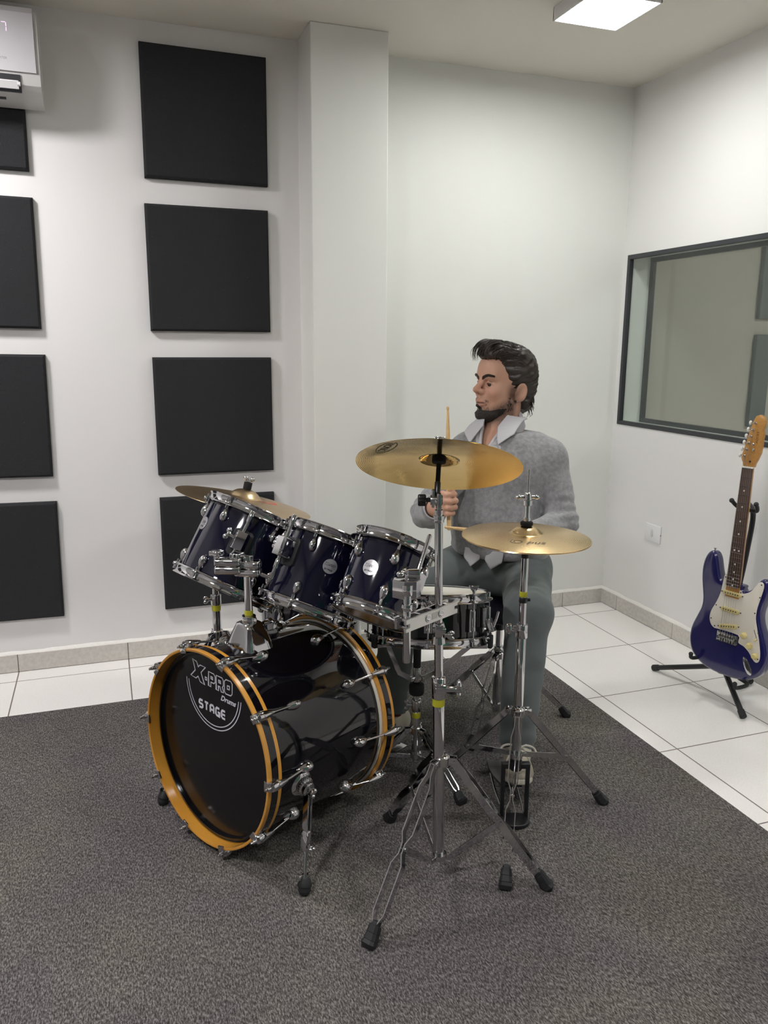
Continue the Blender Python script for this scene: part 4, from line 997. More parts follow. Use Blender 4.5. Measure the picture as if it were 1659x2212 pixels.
m = MB(); cyl(m, hp(0.676), hp(0.692), 0.0125, 26, 0.002); box(m, hp(0.684)+rd*0.013, (0.014, 0.006, 0.008), [rd, fd_, (0, 0, 1)], 0.001); m.build('memory_lock', BLACKMETAL, hs)
m = MB(); cyl(m, hp(0.805), hp(0.826), 0.0115, 24, 0.002); cyl(m, hp(0.826), hp(0.838), 0.014, 24, 0.003); m.build('seat_cup', BLACKMETAL, hs)
m = MB(); tube(m, [hp(0.10), hp(0.6), hp(1.055)-rd*0.0], 0.0032, 14); m.build('pull_rod', STEEL, hs)
m = MB(); lathe(m, [(0.004, 0.0), (0.010, 0.002), (0.0105, 0.010), (0.0085, 0.011), (0.0075, 0.020), (0.0075, 0.044), (0.0125, 0.046), (0.013, 0.060), (0.0105, 0.062), (0.0105, 0.078), (0.008, 0.082), (0.004, 0.083)], 26, hp(0.909), hl+V3(0, 0, 1))
for s in (-1, 1):
    p = hp(0.978)+rd*s*0.011; cyl(m, p, p+rd*s*0.008, 0.004, 12); ball(m, p+rd*s*0.013-V3(0, 0, 0.001), 1, 14, (0.010, 0.005, 0.006), [rd, fd_, (0, 0, 1)])
cl = m.build('clutch', CHROME, hs); m = MB(); cyl(m, hp(0.897), hp(0.910), 0.0175, 26, 0.004); m.build('felt_washer', FELT, cl)
tripod(hs, [(f[0]-HS[0], f[1]-HS[1]) for f in (V3(-1.636, -1.976, 0), V3(-1.153, -1.712, 0), V3(-1.622, -1.427, 0))], 0.352, 0.215, 0.0135, w=0.018, gap=0.013, foot_len=0.08)
pd = unit((0.53, 0.85, 0)); pl = unit(rd)
pd = unit(np.cross((0, 0, 1), pl)); pd = pd if pd[1] > 0 else -pd
m = MB()
for s in (-1, 1): box(m, pl*s*0.036+V3(0, 0, 0.095), (0.011, 0.018, 0.178), [pl, pd, (0, 0, 1)], 0.002)
box(m, (0, 0, 0.183), (0.083, 0.022, 0.016), [pl, pd, (0, 0, 1)], 0.003); cyl(m, (0, 0, 0.17), (0, 0, 0.20), 0.018, 24, 0.002)
prism(m, [(x, y) for x, y in [(-0.043, 0.012), (-0.043, -0.020)]] + [(0.043*math.cos(t), -0.022+0.034*math.sin(t)) for t in np.linspace(PI, 2*PI, 14)] + [(0.043, 0.012)], 0.0065, 0.020, [pl, pd, (0, 0, 1)], (0, 0, 0), 0.003)
m.build('pedal_frame', BLACKMETAL, hs)
m = MB(); A = pd*0.045+V3(0, 0, 0.092); B = pd*0.255+V3(0, 0, 0.030); d = unit(B-A)
prism(m, [(-0.030, 0), (-0.034, 0.03), (-0.042, 0.12), (-0.042, np.linalg.norm(B-A)), (0.042, np.linalg.norm(B-A)), (0.042, 0.12), (0.034, 0.03), (0.030, 0)], -0.007, 0.001, [pl, d, np.cross(pl, d)], A, 0.001)
box(m, pd*0.285+V3(0, 0, 0.014), (0.078, 0.075, 0.014), [pl, pd, (0, 0, 1)], 0.003); m.build('footboard', BLACKMETAL, hs)
m = MB(); tube(m, [hp(0.12)+V3(0, 0, 0), pd*0.02+V3(0, 0, 0.10), A], 0.004, 10); m.build('pull_chain', STEEL, hs)
m = MB()
for s in (-1, 1): tube(m, [pl*s*0.030+pd*0.0+V3(0, 0, 0.022), pl*s*0.036+pd*0.14+V3(0, 0, 0.014), pl*s*0.036+pd*0.27+V3(0, 0, 0.012)], 0.0028, 10)
m.build('base_rod', STEEL, hs)

# ------------------------------------------------------------------ drum throne
TO = V3(-1.21, -1.09, 0)
th = thing('drum_throne', 'round black drum stool with chrome tripod legs under the seated man', 'stool', tuple(TO))
m = MB(); lathe(m, [(0.02, 0.425), (0.140, 0.425), (0.150, 0.432), (0.152, 0.448), (0.1525, 0.466), (0.147, 0.482), (0.128, 0.492), (0.06, 0.496), (0.001, 0.4965)], 56, cap1=False); m.build('seat', mat('black_vinyl', (0.008, 0.008, 0.016), 0.42, bump=(120, 0.08)), th)
m = MB(); box(m, (0, 0, 0.419), (0.16, 0.05, 0.012), None, 0.003); box(m, (0, 0, 0.419), (0.05, 0.16, 0.012), None, 0.003); cyl(m, (0, 0, 0.36), (0, 0, 0.418), 0.020, 24, 0.002); m.build('seat_mount', BLACKMETAL, th)
m = MB(); cyl(m, (0, 0, 0.19), (0, 0, 0.40), 0.0125, 26); m.build('upper_tube', CHROME, th)
m = MB(); cyl(m, (0, 0, 0.035), (0, 0, 0.285), 0.0162, 28, 0.001); m.build('base_tube', CHROME, th)
m = MB(); cyl(m, (0, 0, 0.278), (0, 0, 0.296), 0.0195, 26, 0.002); wing_knob(m, rd*0.017+V3(0, 0, 0.285), rd, (0, 0, 1), 0.018, 0.004, 0.015); m.build('height_clamp', CHROME, th)
tripod(th, [(0.269, -0.078), (-0.071, 0.272), (-0.203, -0.195)], 0.262, 0.062, 0.0162, w=0.018, gap=0.012, foot_len=0.075)

# ------------------------------------------------------------------ snare drum and its stand
sc_ = V3(-1.6161, -1.3806, 0.5558); sa = unit((0.085, 0.205, 0.975))
v = unit(CAM-sc_); v = unit(v-sa*(v @ sa)); sx = np.cross(sa, v)
SM = T(sc_, v, sx, sa)
sn = thing('snare_drum', 'flat black snare drum with white head and chrome hoops, in front of the seated man', 'drum', M=SM)
SR, SH = 0.176, 0.077
m = MB(); lathe(m, [(SR-0.006, -SH+0.004), (SR, -SH+0.005), (SR, SH-0.005), (SR-0.006, SH-0.004)], 80, closed=True); m.build('shell', LACQUER, sn)
sang = [R_(k*45+0) for k in range(8)]
for sg, nm in ((1, 'top_hoop'), (-1, 'bottom_hoop')):
    m = MB(); chrome_hoop(m, SR, sg*(SH-0.0105), sg, sang); m.build(nm, CHROME, sn, angle=50)
m = MB(); lathe(m, [(0.0001, SH-0.002), (SR+0.004, SH-0.002), (SR+0.0055, SH-0.02), (SR+0.001, SH-0.02), (SR+0.001, SH-0.006), (0.0001, SH-0.004)], 72, cap0=False, cap1=False); m.build('batter_head', FILMWHITE, sn)
m = MB(); lathe(m, [(0.0001, -SH+0.004), (SR+0.001, -SH+0.006), (SR+0.001, -SH+0.02), (SR+0.0055, -SH+0.02), (SR+0.004, -SH+0.002), (0.0001, -SH+0.002)], 72, cap0=False, cap1=False); m.build('snare_side_head', FILMWHITE, sn)
for q in sang:
    d = V3(math.cos(q), math.sin(q), 0); l = np.cross((0, 0, 1), d); m = MB()
    prism(m, [(-0.012, -0.034), (0.012, -0.034), (0.010, 0.034), (-0.010, 0.034)], 0.0, 0.012, [l, (0, 0, 1), d], d*(SR-0.001), 0.003)
    cyl(m, d*(SR+0.013)+V3(0, 0, -0.030), d*(SR+0.013)+V3(0, 0, 0.030), 0.0065, 16, 0.001); lg = m.build('lug', CHROME, sn)
    m = MB(); P = d*(SR+0.0155); cyl(m, d*(SR+0.0135)+V3(0, 0, -SH+0.006), d*(SR+0.0135)+V3(0, 0, SH-0.004), 0.0026, 10)
    for s in (-1, 1): cyl(m, d*(SR+0.0135)+V3(0, 0, s*(SH-0.014)), d*(SR+0.0135)+V3(0, 0, s*(SH-0.001)), 0.0042, 8)
    m.build('tension_rod', CHROME, lg)
q = R_(70); d = V3(math.cos(q), math.sin(q), 0); l = np.cross((0, 0, 1), d)
m = MB(); box(m, d*(SR+0.008)+V3(0, 0, 0.004), (0.016, 0.034, 0.062), [d, l, (0, 0, 1)], 0.004); box(m, d*(SR+0.024)+V3(0, 0, -0.020), (0.022, 0.030, 0.042), [d*0.93+V3(0, 0, 0.36)*1, l, V3(0, 0, 0.93)-d*0.36], 0.003)
tube(m, [d*(SR+0.03)+V3(0, 0, -0.034), d*(SR+0.044)+V3(0, 0, 0.002), d*(SR+0.050)+V3(0, 0, 0.024)], 0.004, 10); cyl(m, d*(SR+0.016)+V3(0, 0, -0.064), d*(SR+0.016)+V3(0, 0, -0.03), 0.004, 10)
box(m, d*(SR+0.012)+V3(0, 0, -0.058), (0.03, 0.022, 0.006), [d, l, (0, 0, 1)], 0.001); m.build('snare_strainer', CHROME, sn)
kq = sang[1]; kd = V3(math.cos(kq), math.sin(kq), 0); kp = sc_ + np.array([v, sx, sa]).T @ (kd*(SR+0.0135) + V3(0, 0, SH+0.001))
dk = thing('drum_key', 'small chrome key standing on a tuning rod at the right of the snare rim', 'drum key', tuple(kp))
m = MB(); cyl(m, (0, 0, 0), sa*0.016, 0.0055, 16, 0.001); m.build('socket', CHROME, dk)
m = MB(); prism(m, [(-0.008, 0), (0.008, 0), (0.0145, 0.012), (0.0145, 0.016), (0.007, 0.0135), (-0.007, 0.0135), (-0.0145, 0.016), (-0.0145, 0.012)], -0.003, 0.003, [rd, sa, np.cross(rd, sa)], sa*0.012, 0.001); m.build('wings', CHROME, dk)

SO = V3(-1.653, -1.385, 0)
ss = thing('snare_stand', 'chrome snare drum stand with black rubber parts and yellow tape beneath the snare drum', 'drum stand', tuple(SO))
m = MB(); cyl(m, (0, 0, 0.07), (0, 0, 0.255), 0.0128, 26, 0.001); m.build('base_tube', CHROME, ss)
m = MB(); cyl(m, (0, 0, 0.23), (0, 0, 0.40), 0.0095, 24); m.build('upper_tube', CHROME, ss)
m = MB(); cyl(m, (0, 0, 0.238), (0, 0, 0.278), 0.0155, 26, 0.002); wing_knob(m, -rd*0.014+V3(0, 0, 0.258), -rd, V3(0, 0, 1)-rd*0.4, 0.012, 0.005, 0.019); m.build('height_clamp', CHROME, ss)
m = MB(); lathe(m, [(0.013, 0.216), (0.0138, 0.217), (0.0138, 0.234), (0.013, 0.235)], 26); m.build('memory_tape', TAPE, ss)
m = MB(); lathe(m, [(0.010, 0.296), (0.022, 0.297), (0.0245, 0.302), (0.0245, 0.326), (0.022, 0.331), (0.010, 0.332)], 30); m.build('adjuster_knob', RUBBER, ss)
m = MB(); cyl(m, (0, 0, 0.334), (0, 0, 0.388), 0.0125, 24, 0.002)
for q in (R_(200), R_(320), R_(80)):
    d = V3(math.cos(q), math.sin(q), 0); box(m, d*0.016+V3(0, 0, 0.352), (0.022, 0.012, 0.016), [d, np.cross((0, 0, 1), d), (0, 0, 1)], 0.002)
m.build('basket_hub', CHROME, ss)
m = MB(); cyl(m, (0, 0, 0.388), (0, 0, 0.458), 0.0125, 22, 0.002); m.build('rubber_sleeve', RUBBER, ss)
for q in (R_(196), R_(316), R_(76)):
    d = V3(math.cos(q), math.sin(q), 0); l = np.cross((0, 0, 1), d); m = MB()
    off = V3(sc_[0]-SO[0], sc_[1]-SO[1], 0); tip = off + d*0.195; tip[2] = sc_[2] - SH - (0.205*tip[0]*0 ) - 0.006 - (sa[0]*(tip[0]-off[0])+sa[1]*(tip[1]-off[1]))/sa[2]
    strip(m, [d*0.02+V3(0, 0, 0.352), d*0.07+V3(0, 0, 0.385), tip*0.75+V3(0, 0, tip[2]*0.25-0.012), tip+V3(0, 0, -0.004)], l, 0.016, 0.004)
    a_ = m.build('basket_arm', CHROME, ss); m = MB(); box(m, tip+V3(0, 0, 0.012)+d*0.010, (0.014, 0.020, 0.042), [d, l, (0, 0, 1)], 0.004); m.build('rubber_grip', RUBBER, a_)
tripod(ss, [(0.213*math.cos(R_(a)), 0.213*math.sin(R_(a))) for a in (-68, 52, 172)], 0.175, 0.085, 0.0128, w=0.015, gap=0.010, foot_len=0.07)

# ------------------------------------------------------------------ kick pedal behind the bass drum
kb = c0 + bz*0.50; KP = V3(kb[0], kb[1], 0.006)
kp_ = thing('kick_pedal', 'metal kick pedal behind the rear hoop of the bass drum, under the right foot', 'drum pedal', tuple(KP))
kd = unit((bz[0], bz[1], 0)); kl = np.cross((0, 0, 1), kd); m = MB()
box(m, kd*0.15+V3(0, 0, 0.004), (0.32, 0.09, 0.006), [kd, kl, (0, 0, 1)], 0.001)
for s in (-1, 1): box(m, kd*0.02+kl*s*0.05+V3(0, 0, 0.10), (0.018, 0.010, 0.20), [kd, kl, (0, 0, 1)], 0.003)
cyl(m, kd*0.02-kl*0.05+V3(0, 0, 0.19), kd*0.02+kl*0.05+V3(0, 0, 0.19), 0.007, 16); m.build('pedal_frame', STEEL, kp_)
m = MB(); A = kd*0.05+V3(0, 0, 0.085); B = kd*0.28+V3(0, 0, 0.025); d = unit(B-A); box(m, (A+B)/2, (np.linalg.norm(B-A), 0.08, 0.006), [d, kl, np.cross(d, kl)], 0.002); m.build('footboard', BLACKMETAL, kp_)
m = MB(); tube(m, [kd*0.02+V3(0, 0, 0.19), kd*0.02-kd*0.015+V3(0, 0, 0.29)], 0.0035, 10); m.build('beater_rod', CHROME, kp_)
m = MB(); cyl(m, kd*0.03+V3(0, 0, 0.30), kd*-0.012+V3(0, 0, 0.30), 0.022, 20, 0.005); m.build('beater', mat('white_felt', (0.6, 0.58, 0.53), 0.9), kp_)
m = MB(); tube(m, [kd*0.02+kl*0.06+V3(0, 0, 0.05)+kd*0.006*math.sin(0)] + [kd*(0.02+0.006*math.cos(t))+kl*(0.06+0.006*math.sin(t))+V3(0, 0, 0.05+0.0022*t) for t in np.linspace(0, 2*PI*9, 120)], 0.0012, 6); m.build('return_spring', CHROME, kp_)

# ------------------------------------------------------------------ drumsticks
def stick(label, tip, butt):
    tip = np.asarray(tip, float); butt = np.asarray(butt, float); t = thing('drumstick', label, 'drumstick', tuple(butt), 'pair of drumsticks')
    d = unit(tip-butt); L = np.linalg.norm(tip-butt); m = MB()
    lathe(m, [(0.003, 0), (0.0065, 0.002), (0.0071, 0.006), (0.0071, L*0.66), (0.0062, L*0.80), (0.0042, L*0.93), (0.0032, L-0.011)], 20, (0, 0, 0), d); m.build('shaft', WOODSTICK, t, angle=60)
    m = MB(); lathe(m, [(0.0032, L-0.0115), (0.0046, L-0.008), (0.0049, L-0.005), (0.0040, L-0.0015), (0.0015, L)], 18, (0, 0, 0), d); m.build('tip', WOODSTICK, t, angle=60)
STR_TIP = V3(-1.5383, -1.3176, 1.2005); STL_TIP = V3(-1.585, -1.423, 0.846)
STR_DIR = unit(STR_TIP - V3(-1.5390, -1.345, 0.905)); STL_DIR = unit(STL_TIP - V3(-1.335, -1.385, 0.793))
stick('wooden drumstick held upright in the right hand, tip above the crash cymbal', STR_TIP, STR_TIP - STR_DIR*0.385)
stick('wooden drumstick in the left hand pointing left beside the hi-hat', STL_TIP, STL_TIP - STL_DIR*0.385)
# ------------------------------------------------------------------ electric guitar on its floor stand
GP = V3(-0.3299, -1.2859, 0.3011); gN = unit((0.0581, 0.0306, 0.9978)); gF = unit((-0.9712, -0.2297, 0.0636)); gF = unit(gF - gN*(gF @ gN)); gW = np.cross(gN, gF)
BLUE = mat('metallic_blue_lacquer', (0.009, 0.009, 0.075), 0.16, coat=1.0, noise=(900, (0.016, 0.016, 0.11), 0.4, 0.65))
PICK = mat('cream_pickguard', (0.74, 0.69, 0.60), 0.35); CREAM = mat('aged_cream_plastic', (0.66, 0.55, 0.24), 0.4)
PEARL = mat('pearl_tuner', (0.75, 0.74, 0.70), 0.25); NUTW = mat('white_nut', (0.8, 0.78, 0.72), 0.4); STRING = mat('string_steel', (0.45, 0.44, 0.42), 0.3, 1.0)
gt = thing('electric_guitar', 'dark blue electric guitar with cream pickguard standing by the right wall', 'guitar', M=T(GP, gW, gN, gF))
body = [(0, -.162), (.06, -.158), (.11, -.141), (.145, -.112), (.162, -.07), (.163, -.03), (.152, .01), (.136, .05), (.122, .085), (.118, .115), (.124, .15), (.133, .18), (.137, .21), (.133, .235), (.120, .248), (.104, .244), (.092, .228), (.078, .206), (.062, .191), (.046, .184), (.036, .190), (.032, .205), (-.032, .205), (-.042, .198), (-.054, .205), (-.064, .222), (-.073, .25), (-.083, .285), (-.096, .305), (-.113, .310), (-.130, .296), (-.142, .266), (-.146, .23), (-.143, .19), (-.135, .15), (-.129, .115), (-.131, .08), (-.146, .04), (-.161, 0), (-.168, -.04), (-.163, -.08), (-.146, -.115), (-.11, -.142), (-.06, -.158)]
sm = smooth_line(body, 4, True)
m = MB(); prism(m, sm, -0.045, 0.0, bev=0.012, seg=5); m.build('body', BLUE, gt, angle=50)
pick = [(-.041, .230), (-.034, .236), (-.030, .228), (-.029, .190), (.029, .186), (.040, .176), (.056, .181), (.074, .194), (.088, .214), (.100, .232), (.112, .236), (.120, .226), (.119, .205), (.112, .17), (.105, .13), (.105, .095), (.115, .06), (.130, .01), (.139, -.03), (.139, -.056), (.130, -.067), (.116, -.062), (.095, -.038), (.072, -.022), (.048, -.014), (.043, .014), (-.043, .014), (-.060, .014), (-.076, .026), (-.084, .05), (-.080, .08), (-.064, .115), (-.051, .155), (-.045, .20)]
m = MB(); prism(m, smooth_line(pick, 3, True), 0.0002, 0.0028, bev=0.0008, seg=2); pg = m.build('pickguard', PICK, gt, angle=40)
m = MB()
for x, y in ((-.036, .222), (.034, .178), (.111, .226), (.111, .178), (.099, .115), (.122, .045), (.133, -.052), (-.077, .048), (-.062, .105), (-.05, .165), (-.058, .022), (.046, -.006)): cyl(m, (x, y, .0025), (x, y, .0034), .0028, 12)
m.build('pickguard_screws', PRINTK, pg)
for y0, sl in ((.165, 0), (.100, 0), (.036, .22)):
    m = MB(); ux = V3(math.cos(sl), math.sin(sl), 0); uy = V3(-math.sin(sl), math.cos(sl), 0)
    o_ = [(0.030*sg+0.0085*math.cos(t), 0.0085*math.sin(t)) for sg, r in ((1, (-PI/2, PI/2)), (-1, (PI/2, 3*PI/2))) for t in np.linspace(*r, 10)]
    prism(m, o_, 0.0028, 0.0085, [ux, uy, (0, 0, 1)], (0, y0, 0), 0.002, 3); p = m.build('pickup', CREAM, gt, angle=40)
    m = MB()
    for k in range(6): c = V3(0, y0, 0)+ux*(-0.026+0.0104*k); cyl(m, c+V3(0, 0, .008), c+V3(0, 0, .0092), .0026, 10)
    for s in (-1, 1): c = V3(0, y0, 0)+ux*0.043*s; cyl(m, c+V3(0, 0, .0028), c+V3(0, 0, .0042), .0026, 10)
    m.build('pole_pieces', PRINTK, p)
for x, y in ((.068, .020), (.096, -.012), (.122, -.044)):
    m = MB(); lathe(m, [(.0125, .0028), (.0125, .006), (.0105, .0075), (.0088, .016), (.008, .0175), (.001, .018)], 24, (x, y, 0)); m.build('control_knob', CREAM, gt, angle=30)
m = MB(); box(m, (.113, .035, .0029), (.0022, .04, .0006), [(0.9, .42, 0), (-.42, .9, 0), (0, 0, 1)]); s_ = m.build('switch_slot', PRINTK, gt, smooth=False)
m = MB(); cyl(m, (.119, .021, .003), (.121, .018, .016), .0022, 10); ball(m, (.121, .018, .018), .0042, 12); m.build('switch_tip', CREAM, s_)
m = MB(); o_ = [(0.0125*math.cos(t)*(1-0.25*math.sin(t)), 0.036*math.sin(t)) for t in np.linspace(0, 2*PI, 30, endpoint=False)]
prism(m, o_, 0.0, .0016, [(0.86, 0.5, 0), (-.5, .86, 0), (0, 0, 1)], (.094, -.092, 0), .0006, 2); jk = m.build('jack_plate', CHROME, gt)
m = MB(); ball(m, (.094, -.092, .0), 1, 20, (.009, .022, .0035), [(0.86, 0.5, 0), (-.5, .86, 0), (0, 0, 1)]); cyl(m, (.091, -.086, .003), (.0905, -.085, .006), .0045, 14); m.build('jack_socket', PRINTK, jk)
m = MB(); box(m, (0, -.010, .0022), (.088, .036, .003), None, .001); prism(m, [(-.044, -.028), (.044, -.028), (.044, -.026), (-.044, -.026)], .0, .010); br = m.build('bridge_plate', CHROME, gt)
for k in range(6):
    x = -0.027+0.0108*k; m = MB(); box(m, (x, -.002, .0075), (.0095, .020, .006), None, .001); box(m, (x, .005, .0105), (.0095, .004, .003), None, .0008); cyl(m, (x, -.026, .007), (x, -.012, .007), .0016, 8); m.build('saddle', CHROME, br)
m = MB(); lathe(m, [(.005, 0), (.0035, .004), (.003, .008), (.0065, .010), (.006, .013), (.002, .014)], 16, (-.112, .306, -.0225), (0, 1, 0)); m.build('strap_button', CHROME, gt)
# neck, fingerboard, headstock
def wv(y): t = (y-.193)/(.648-.193); return 0.0282+(0.0213-0.0282)*t
m = MB(); V = []; F = []; ys = np.linspace(.150, .648, 14); NS = 12
for y in ys:
    dep = 0.020 if y > .215 else 0.014
    for k in range(NS+1):
        a = PI*k/NS; V.append((-wv(max(y, .19))*math.cos(a), y, .004-dep*math.sin(a)**0.8))
for i in range(len(ys)-1):
    for k in range(NS): F.append(((NS+1)*i+k, (NS+1)*i+k+1, (NS+1)*(i+1)+k+1, (NS+1)*(i+1)+k))
    F.append(((NS+1)*i+NS, (NS+1)*i, (NS+1)*(i+1), (NS+1)*(i+1)+NS))
F += [tuple(range(NS+1))[::-1], tuple((NS+1)*(len(ys)-1)+k for k in range(NS+1))]
m.add(V, F); m.build('neck', MAPLE, gt, angle=50)
m = MB(); prism(m, [(-.0282, .196), (-.02, .190), (.02, .190), (.0282, .196), (.0213, .645), (-.0213, .645)], .004, .0100, bev=.001, seg=2); fb = m.build('fingerboard', ROSEWOOD, gt, angle=40)
fy = [.648/2**(n/12) for n in range(1, 22)]
m = MB()
for y in fy: w = wv(y)-.001; tube(m, [(-w, y, .0101), (w, y, .0101)], .0011, 8)
m.build('frets', CHROME, fb)
m = MB(); dots = {3: [0], 5: [0], 7: [0], 9: [0], 12: [-.009, .009], 15: [0], 17: [0], 19: [0], 21: [0]}
for n, xs in dots.items():
    y = (.648/2**(n/12)+.648/2**((n-1)/12))/2
    for x in xs: cyl(m, (x, y, .0098), (x, y, .0104), .0034, 14)
m.build('fret_markers', NUTW, fb)
m = MB(); box(m, (0, .6485, .009), (.0426, .0055, .0085), None, .001); m.build('nut', NUTW, gt)
head = [(-.0213, .651), (-.024, .662), (-.030, .672), (-.034, .684), (-.0325, .694), (-.026, .72), (-.018, .755), (-.010, .79), (-.002, .822), (.006, .838), (.020, .844), (.036, .838), (.044, .824), (.044, .806), (.038, .79), (.044, .775), (.0415, .752), (.042, .73), (.040, .705), (.032, .682), (.0235, .662), (.0213, .651)]
m = MB(); prism(m, head, -.012, .003, bev=.002, seg=2); hd = m.build('headstock', MAPLE, gt, angle=40)
m = MB(); text2d(m, 'ROCKE', .013, lambda x, y, h: V3(.022-y, .762+x, .003+h)); m.build('maker_lettering', mat('dark_brown_print', (.09, .03, .01), .5), hd, smooth=False)
m = MB(); cyl(m, (.004, .668, .0025), (.004, .674, .0036), .0035, 12); hole = m.build('truss_rod_hole', PRINTK, hd)
for k in range(6):
    y = .690+.0245*k; xe = -.0315+.0052*k*1.05
    m = MB(); cyl(m, (xe+.012, y, .002), (xe+.012, y, .014), .0032, 12, .0006); lathe(m, [(.0052, .003), (.0052, .0045), (.0032, .0055)], 14, (xe+.012, y, 0)); cyl(m, (xe+.006, y, -.006), (xe-.010, y, -.006), .0028, 10); tn = m.build('tuning_peg', CHROME, hd)
    m = MB(); ball(m, (xe-.014, y, -.006), 1, 14, (.006, .0088, .005)); m.build('peg_button', PEARL, tn)
m = MB()
for x, y in ((.010, .735), (.014, .715)): lathe(m, [(.002, .003), (.0045, .005), (.0045, .008), (.001, .009)], 12, (x, y, 0))
m.build('string_tree', CHROME, hd)
for k in range(6):
    x0 = -0.026+0.0104*k; x1 = -.017+.0068*k; y2 = .690+.0245*k; x2 = -.0315+.0055*k+.012
    m = MB(); tube(m, [(x0, .005, .0125), (x1, .648, .0135), (x2, y2, .008)], .00055-0.00005*k, 6); m.build('string', STRING, gt)

GS = V3(-0.225, -1.165, 0)
gs = thing('guitar_stand', 'black tubular floor stand holding the dark blue guitar on white tiles', 'guitar stand', tuple(GS))
def G_(p): return np.asarray(p, float)-GS
hub = V3(-0.262, -1.205, 0.135)
for f in (V3(-0.342, -0.894, 0.012), V3(-0.318, -1.392, 0.012), V3(-0.045, -1.14, 0.012)):
    m = MB(); st = hub + unit(f-hub)*0.012; tube(m, [G_(st), G_(f)], 0.011, 16); lg = m.build('leg', BLACKMETAL, gs)
    m = MB(); e = f-unit(f-hub)*0.028; cyl(m, G_(e), G_(f+unit(f-hub)*0.004), 0.0135, 18, 0.003); m.build('rubber_foot', RUBBER, lg)
m = MB(); cyl(m, G_(hub-V3(0, 0, 0.03)), G_(hub+V3(0, 0, 0.05)), 0.019, 22, 0.003); m.build('hub', BLACKMETAL, gs)
m = MB(); tube(m, smooth_line([G_(hub+V3(0, 0, .03)), G_(hub+V3(.055, .03, .12)), G_(V3(-.195, -1.165, .35)), G_(V3(-.150, -1.150, .55)), G_(V3(-.125, -1.142, .70)), G_(V3(-.135, -1.145, .755)), G_(V3(-.175, -1.160, .785))], 8), 0.0105, 16); m.build('upright', BLACKMETAL, gs)
yk = V3(-.185, -1.163, .787)
nl_ = gW; m = MB(); nc = GP + gN*0.487 - gF*0.028
for s in (-1, 1):
    tube(m, smooth_line([G_(nc-gF*0.008), G_(nc+nl_*s*0.030-gF*0.006), G_(nc+nl_*s*0.044+gF*0.010+V3(0, 0, .012)), G_(nc+nl_*s*0.050+gF*0.030+V3(0, 0, .03))], 6), 0.0075, 12); ball(m, G_(nc+nl_*s*0.050+gF*0.030+V3(0, 0, .03)), 0.0095, 12)
tube(m, [G_(nc-gF*0.008), G_(yk)], 0.0085, 12); m.build('neck_yoke', RUBBER, gs)
m = MB(); bb = GP - gN*0.172
for s, dx in ((-1, -0.125), (1, 0.075)):
    y_ = -0.118 if s < 0 else -0.172
    p0 = GP + gW*dx*0.9 + gN*(y_-0.012) - gF*0.06; p1 = GP + gW*dx + gN*(y_-0.010) + gF*0.022
    tube(m, smooth_line([G_(hub+V3(0, 0, 0.0)), G_(hub*0.4+p0*0.6), G_(p0), G_(p1), G_(p1+gN*0.018+gF*0.012)], 6), 0.0075, 12); ball(m, G_(p1+gN*0.018+gF*0.012), 0.009, 12)
m.build('lower_cradle', RUBBER, gs)
# ------------------------------------------------------------------ implicit surfaces for the seated man
def s_cap(P, a, b, ra, rb):
    a = np.asarray(a, float); b = np.asarray(b, float); ab = b-a
    t = np.clip(((P-a) @ ab)/(ab @ ab+1e-12), 0, 1)
    return np.linalg.norm(P-a-t[:, None]*ab, axis=1) - (ra+(rb-ra)*t)
def s_ell(P, c, r, Mx=None):
    q = P-np.asarray(c, float)
    if Mx is not None: q = q @ np.asarray(Mx, float).T
    r = np.asarray(r, float); k0 = np.linalg.norm(q/r, axis=1); k1 = np.linalg.norm(q/(r*r), axis=1)
    return k0*(k0-1.0)/(k1+1e-9)
def s_box(P, c, h, Mx, rd=0.0):
    q = np.abs((P-np.asarray(c, float)) @ np.asarray(Mx, float).T) - (np.asarray(h, float)-rd)
    return np.linalg.norm(np.maximum(q, 0), axis=1) + np.minimum(q.max(1), 0) - rd
def smin(a, b, k):
    h = np.maximum(k-np.abs(a-b), 0)/k; return np.minimum(a, b) - h*h*k*0.25
def smax(a, b, k): return -smin(-a, -b, k)
def vnoise(P, s, seed=0):
    """cheap smooth pseudo noise in -1..1"""
    a = seed*1.7; x, y, z = P[:, 0]*s, P[:, 1]*s, P[:, 2]*s
    return (np.sin(x+1.3*np.sin(y*1.1+a)+a)*np.cos(y*0.9+1.1*np.sin(z*1.2+a*2)) + np.sin(z*1.1+1.2*np.sin(x*0.8-a)+2*a)*np.cos(x*1.2+a))*0.5
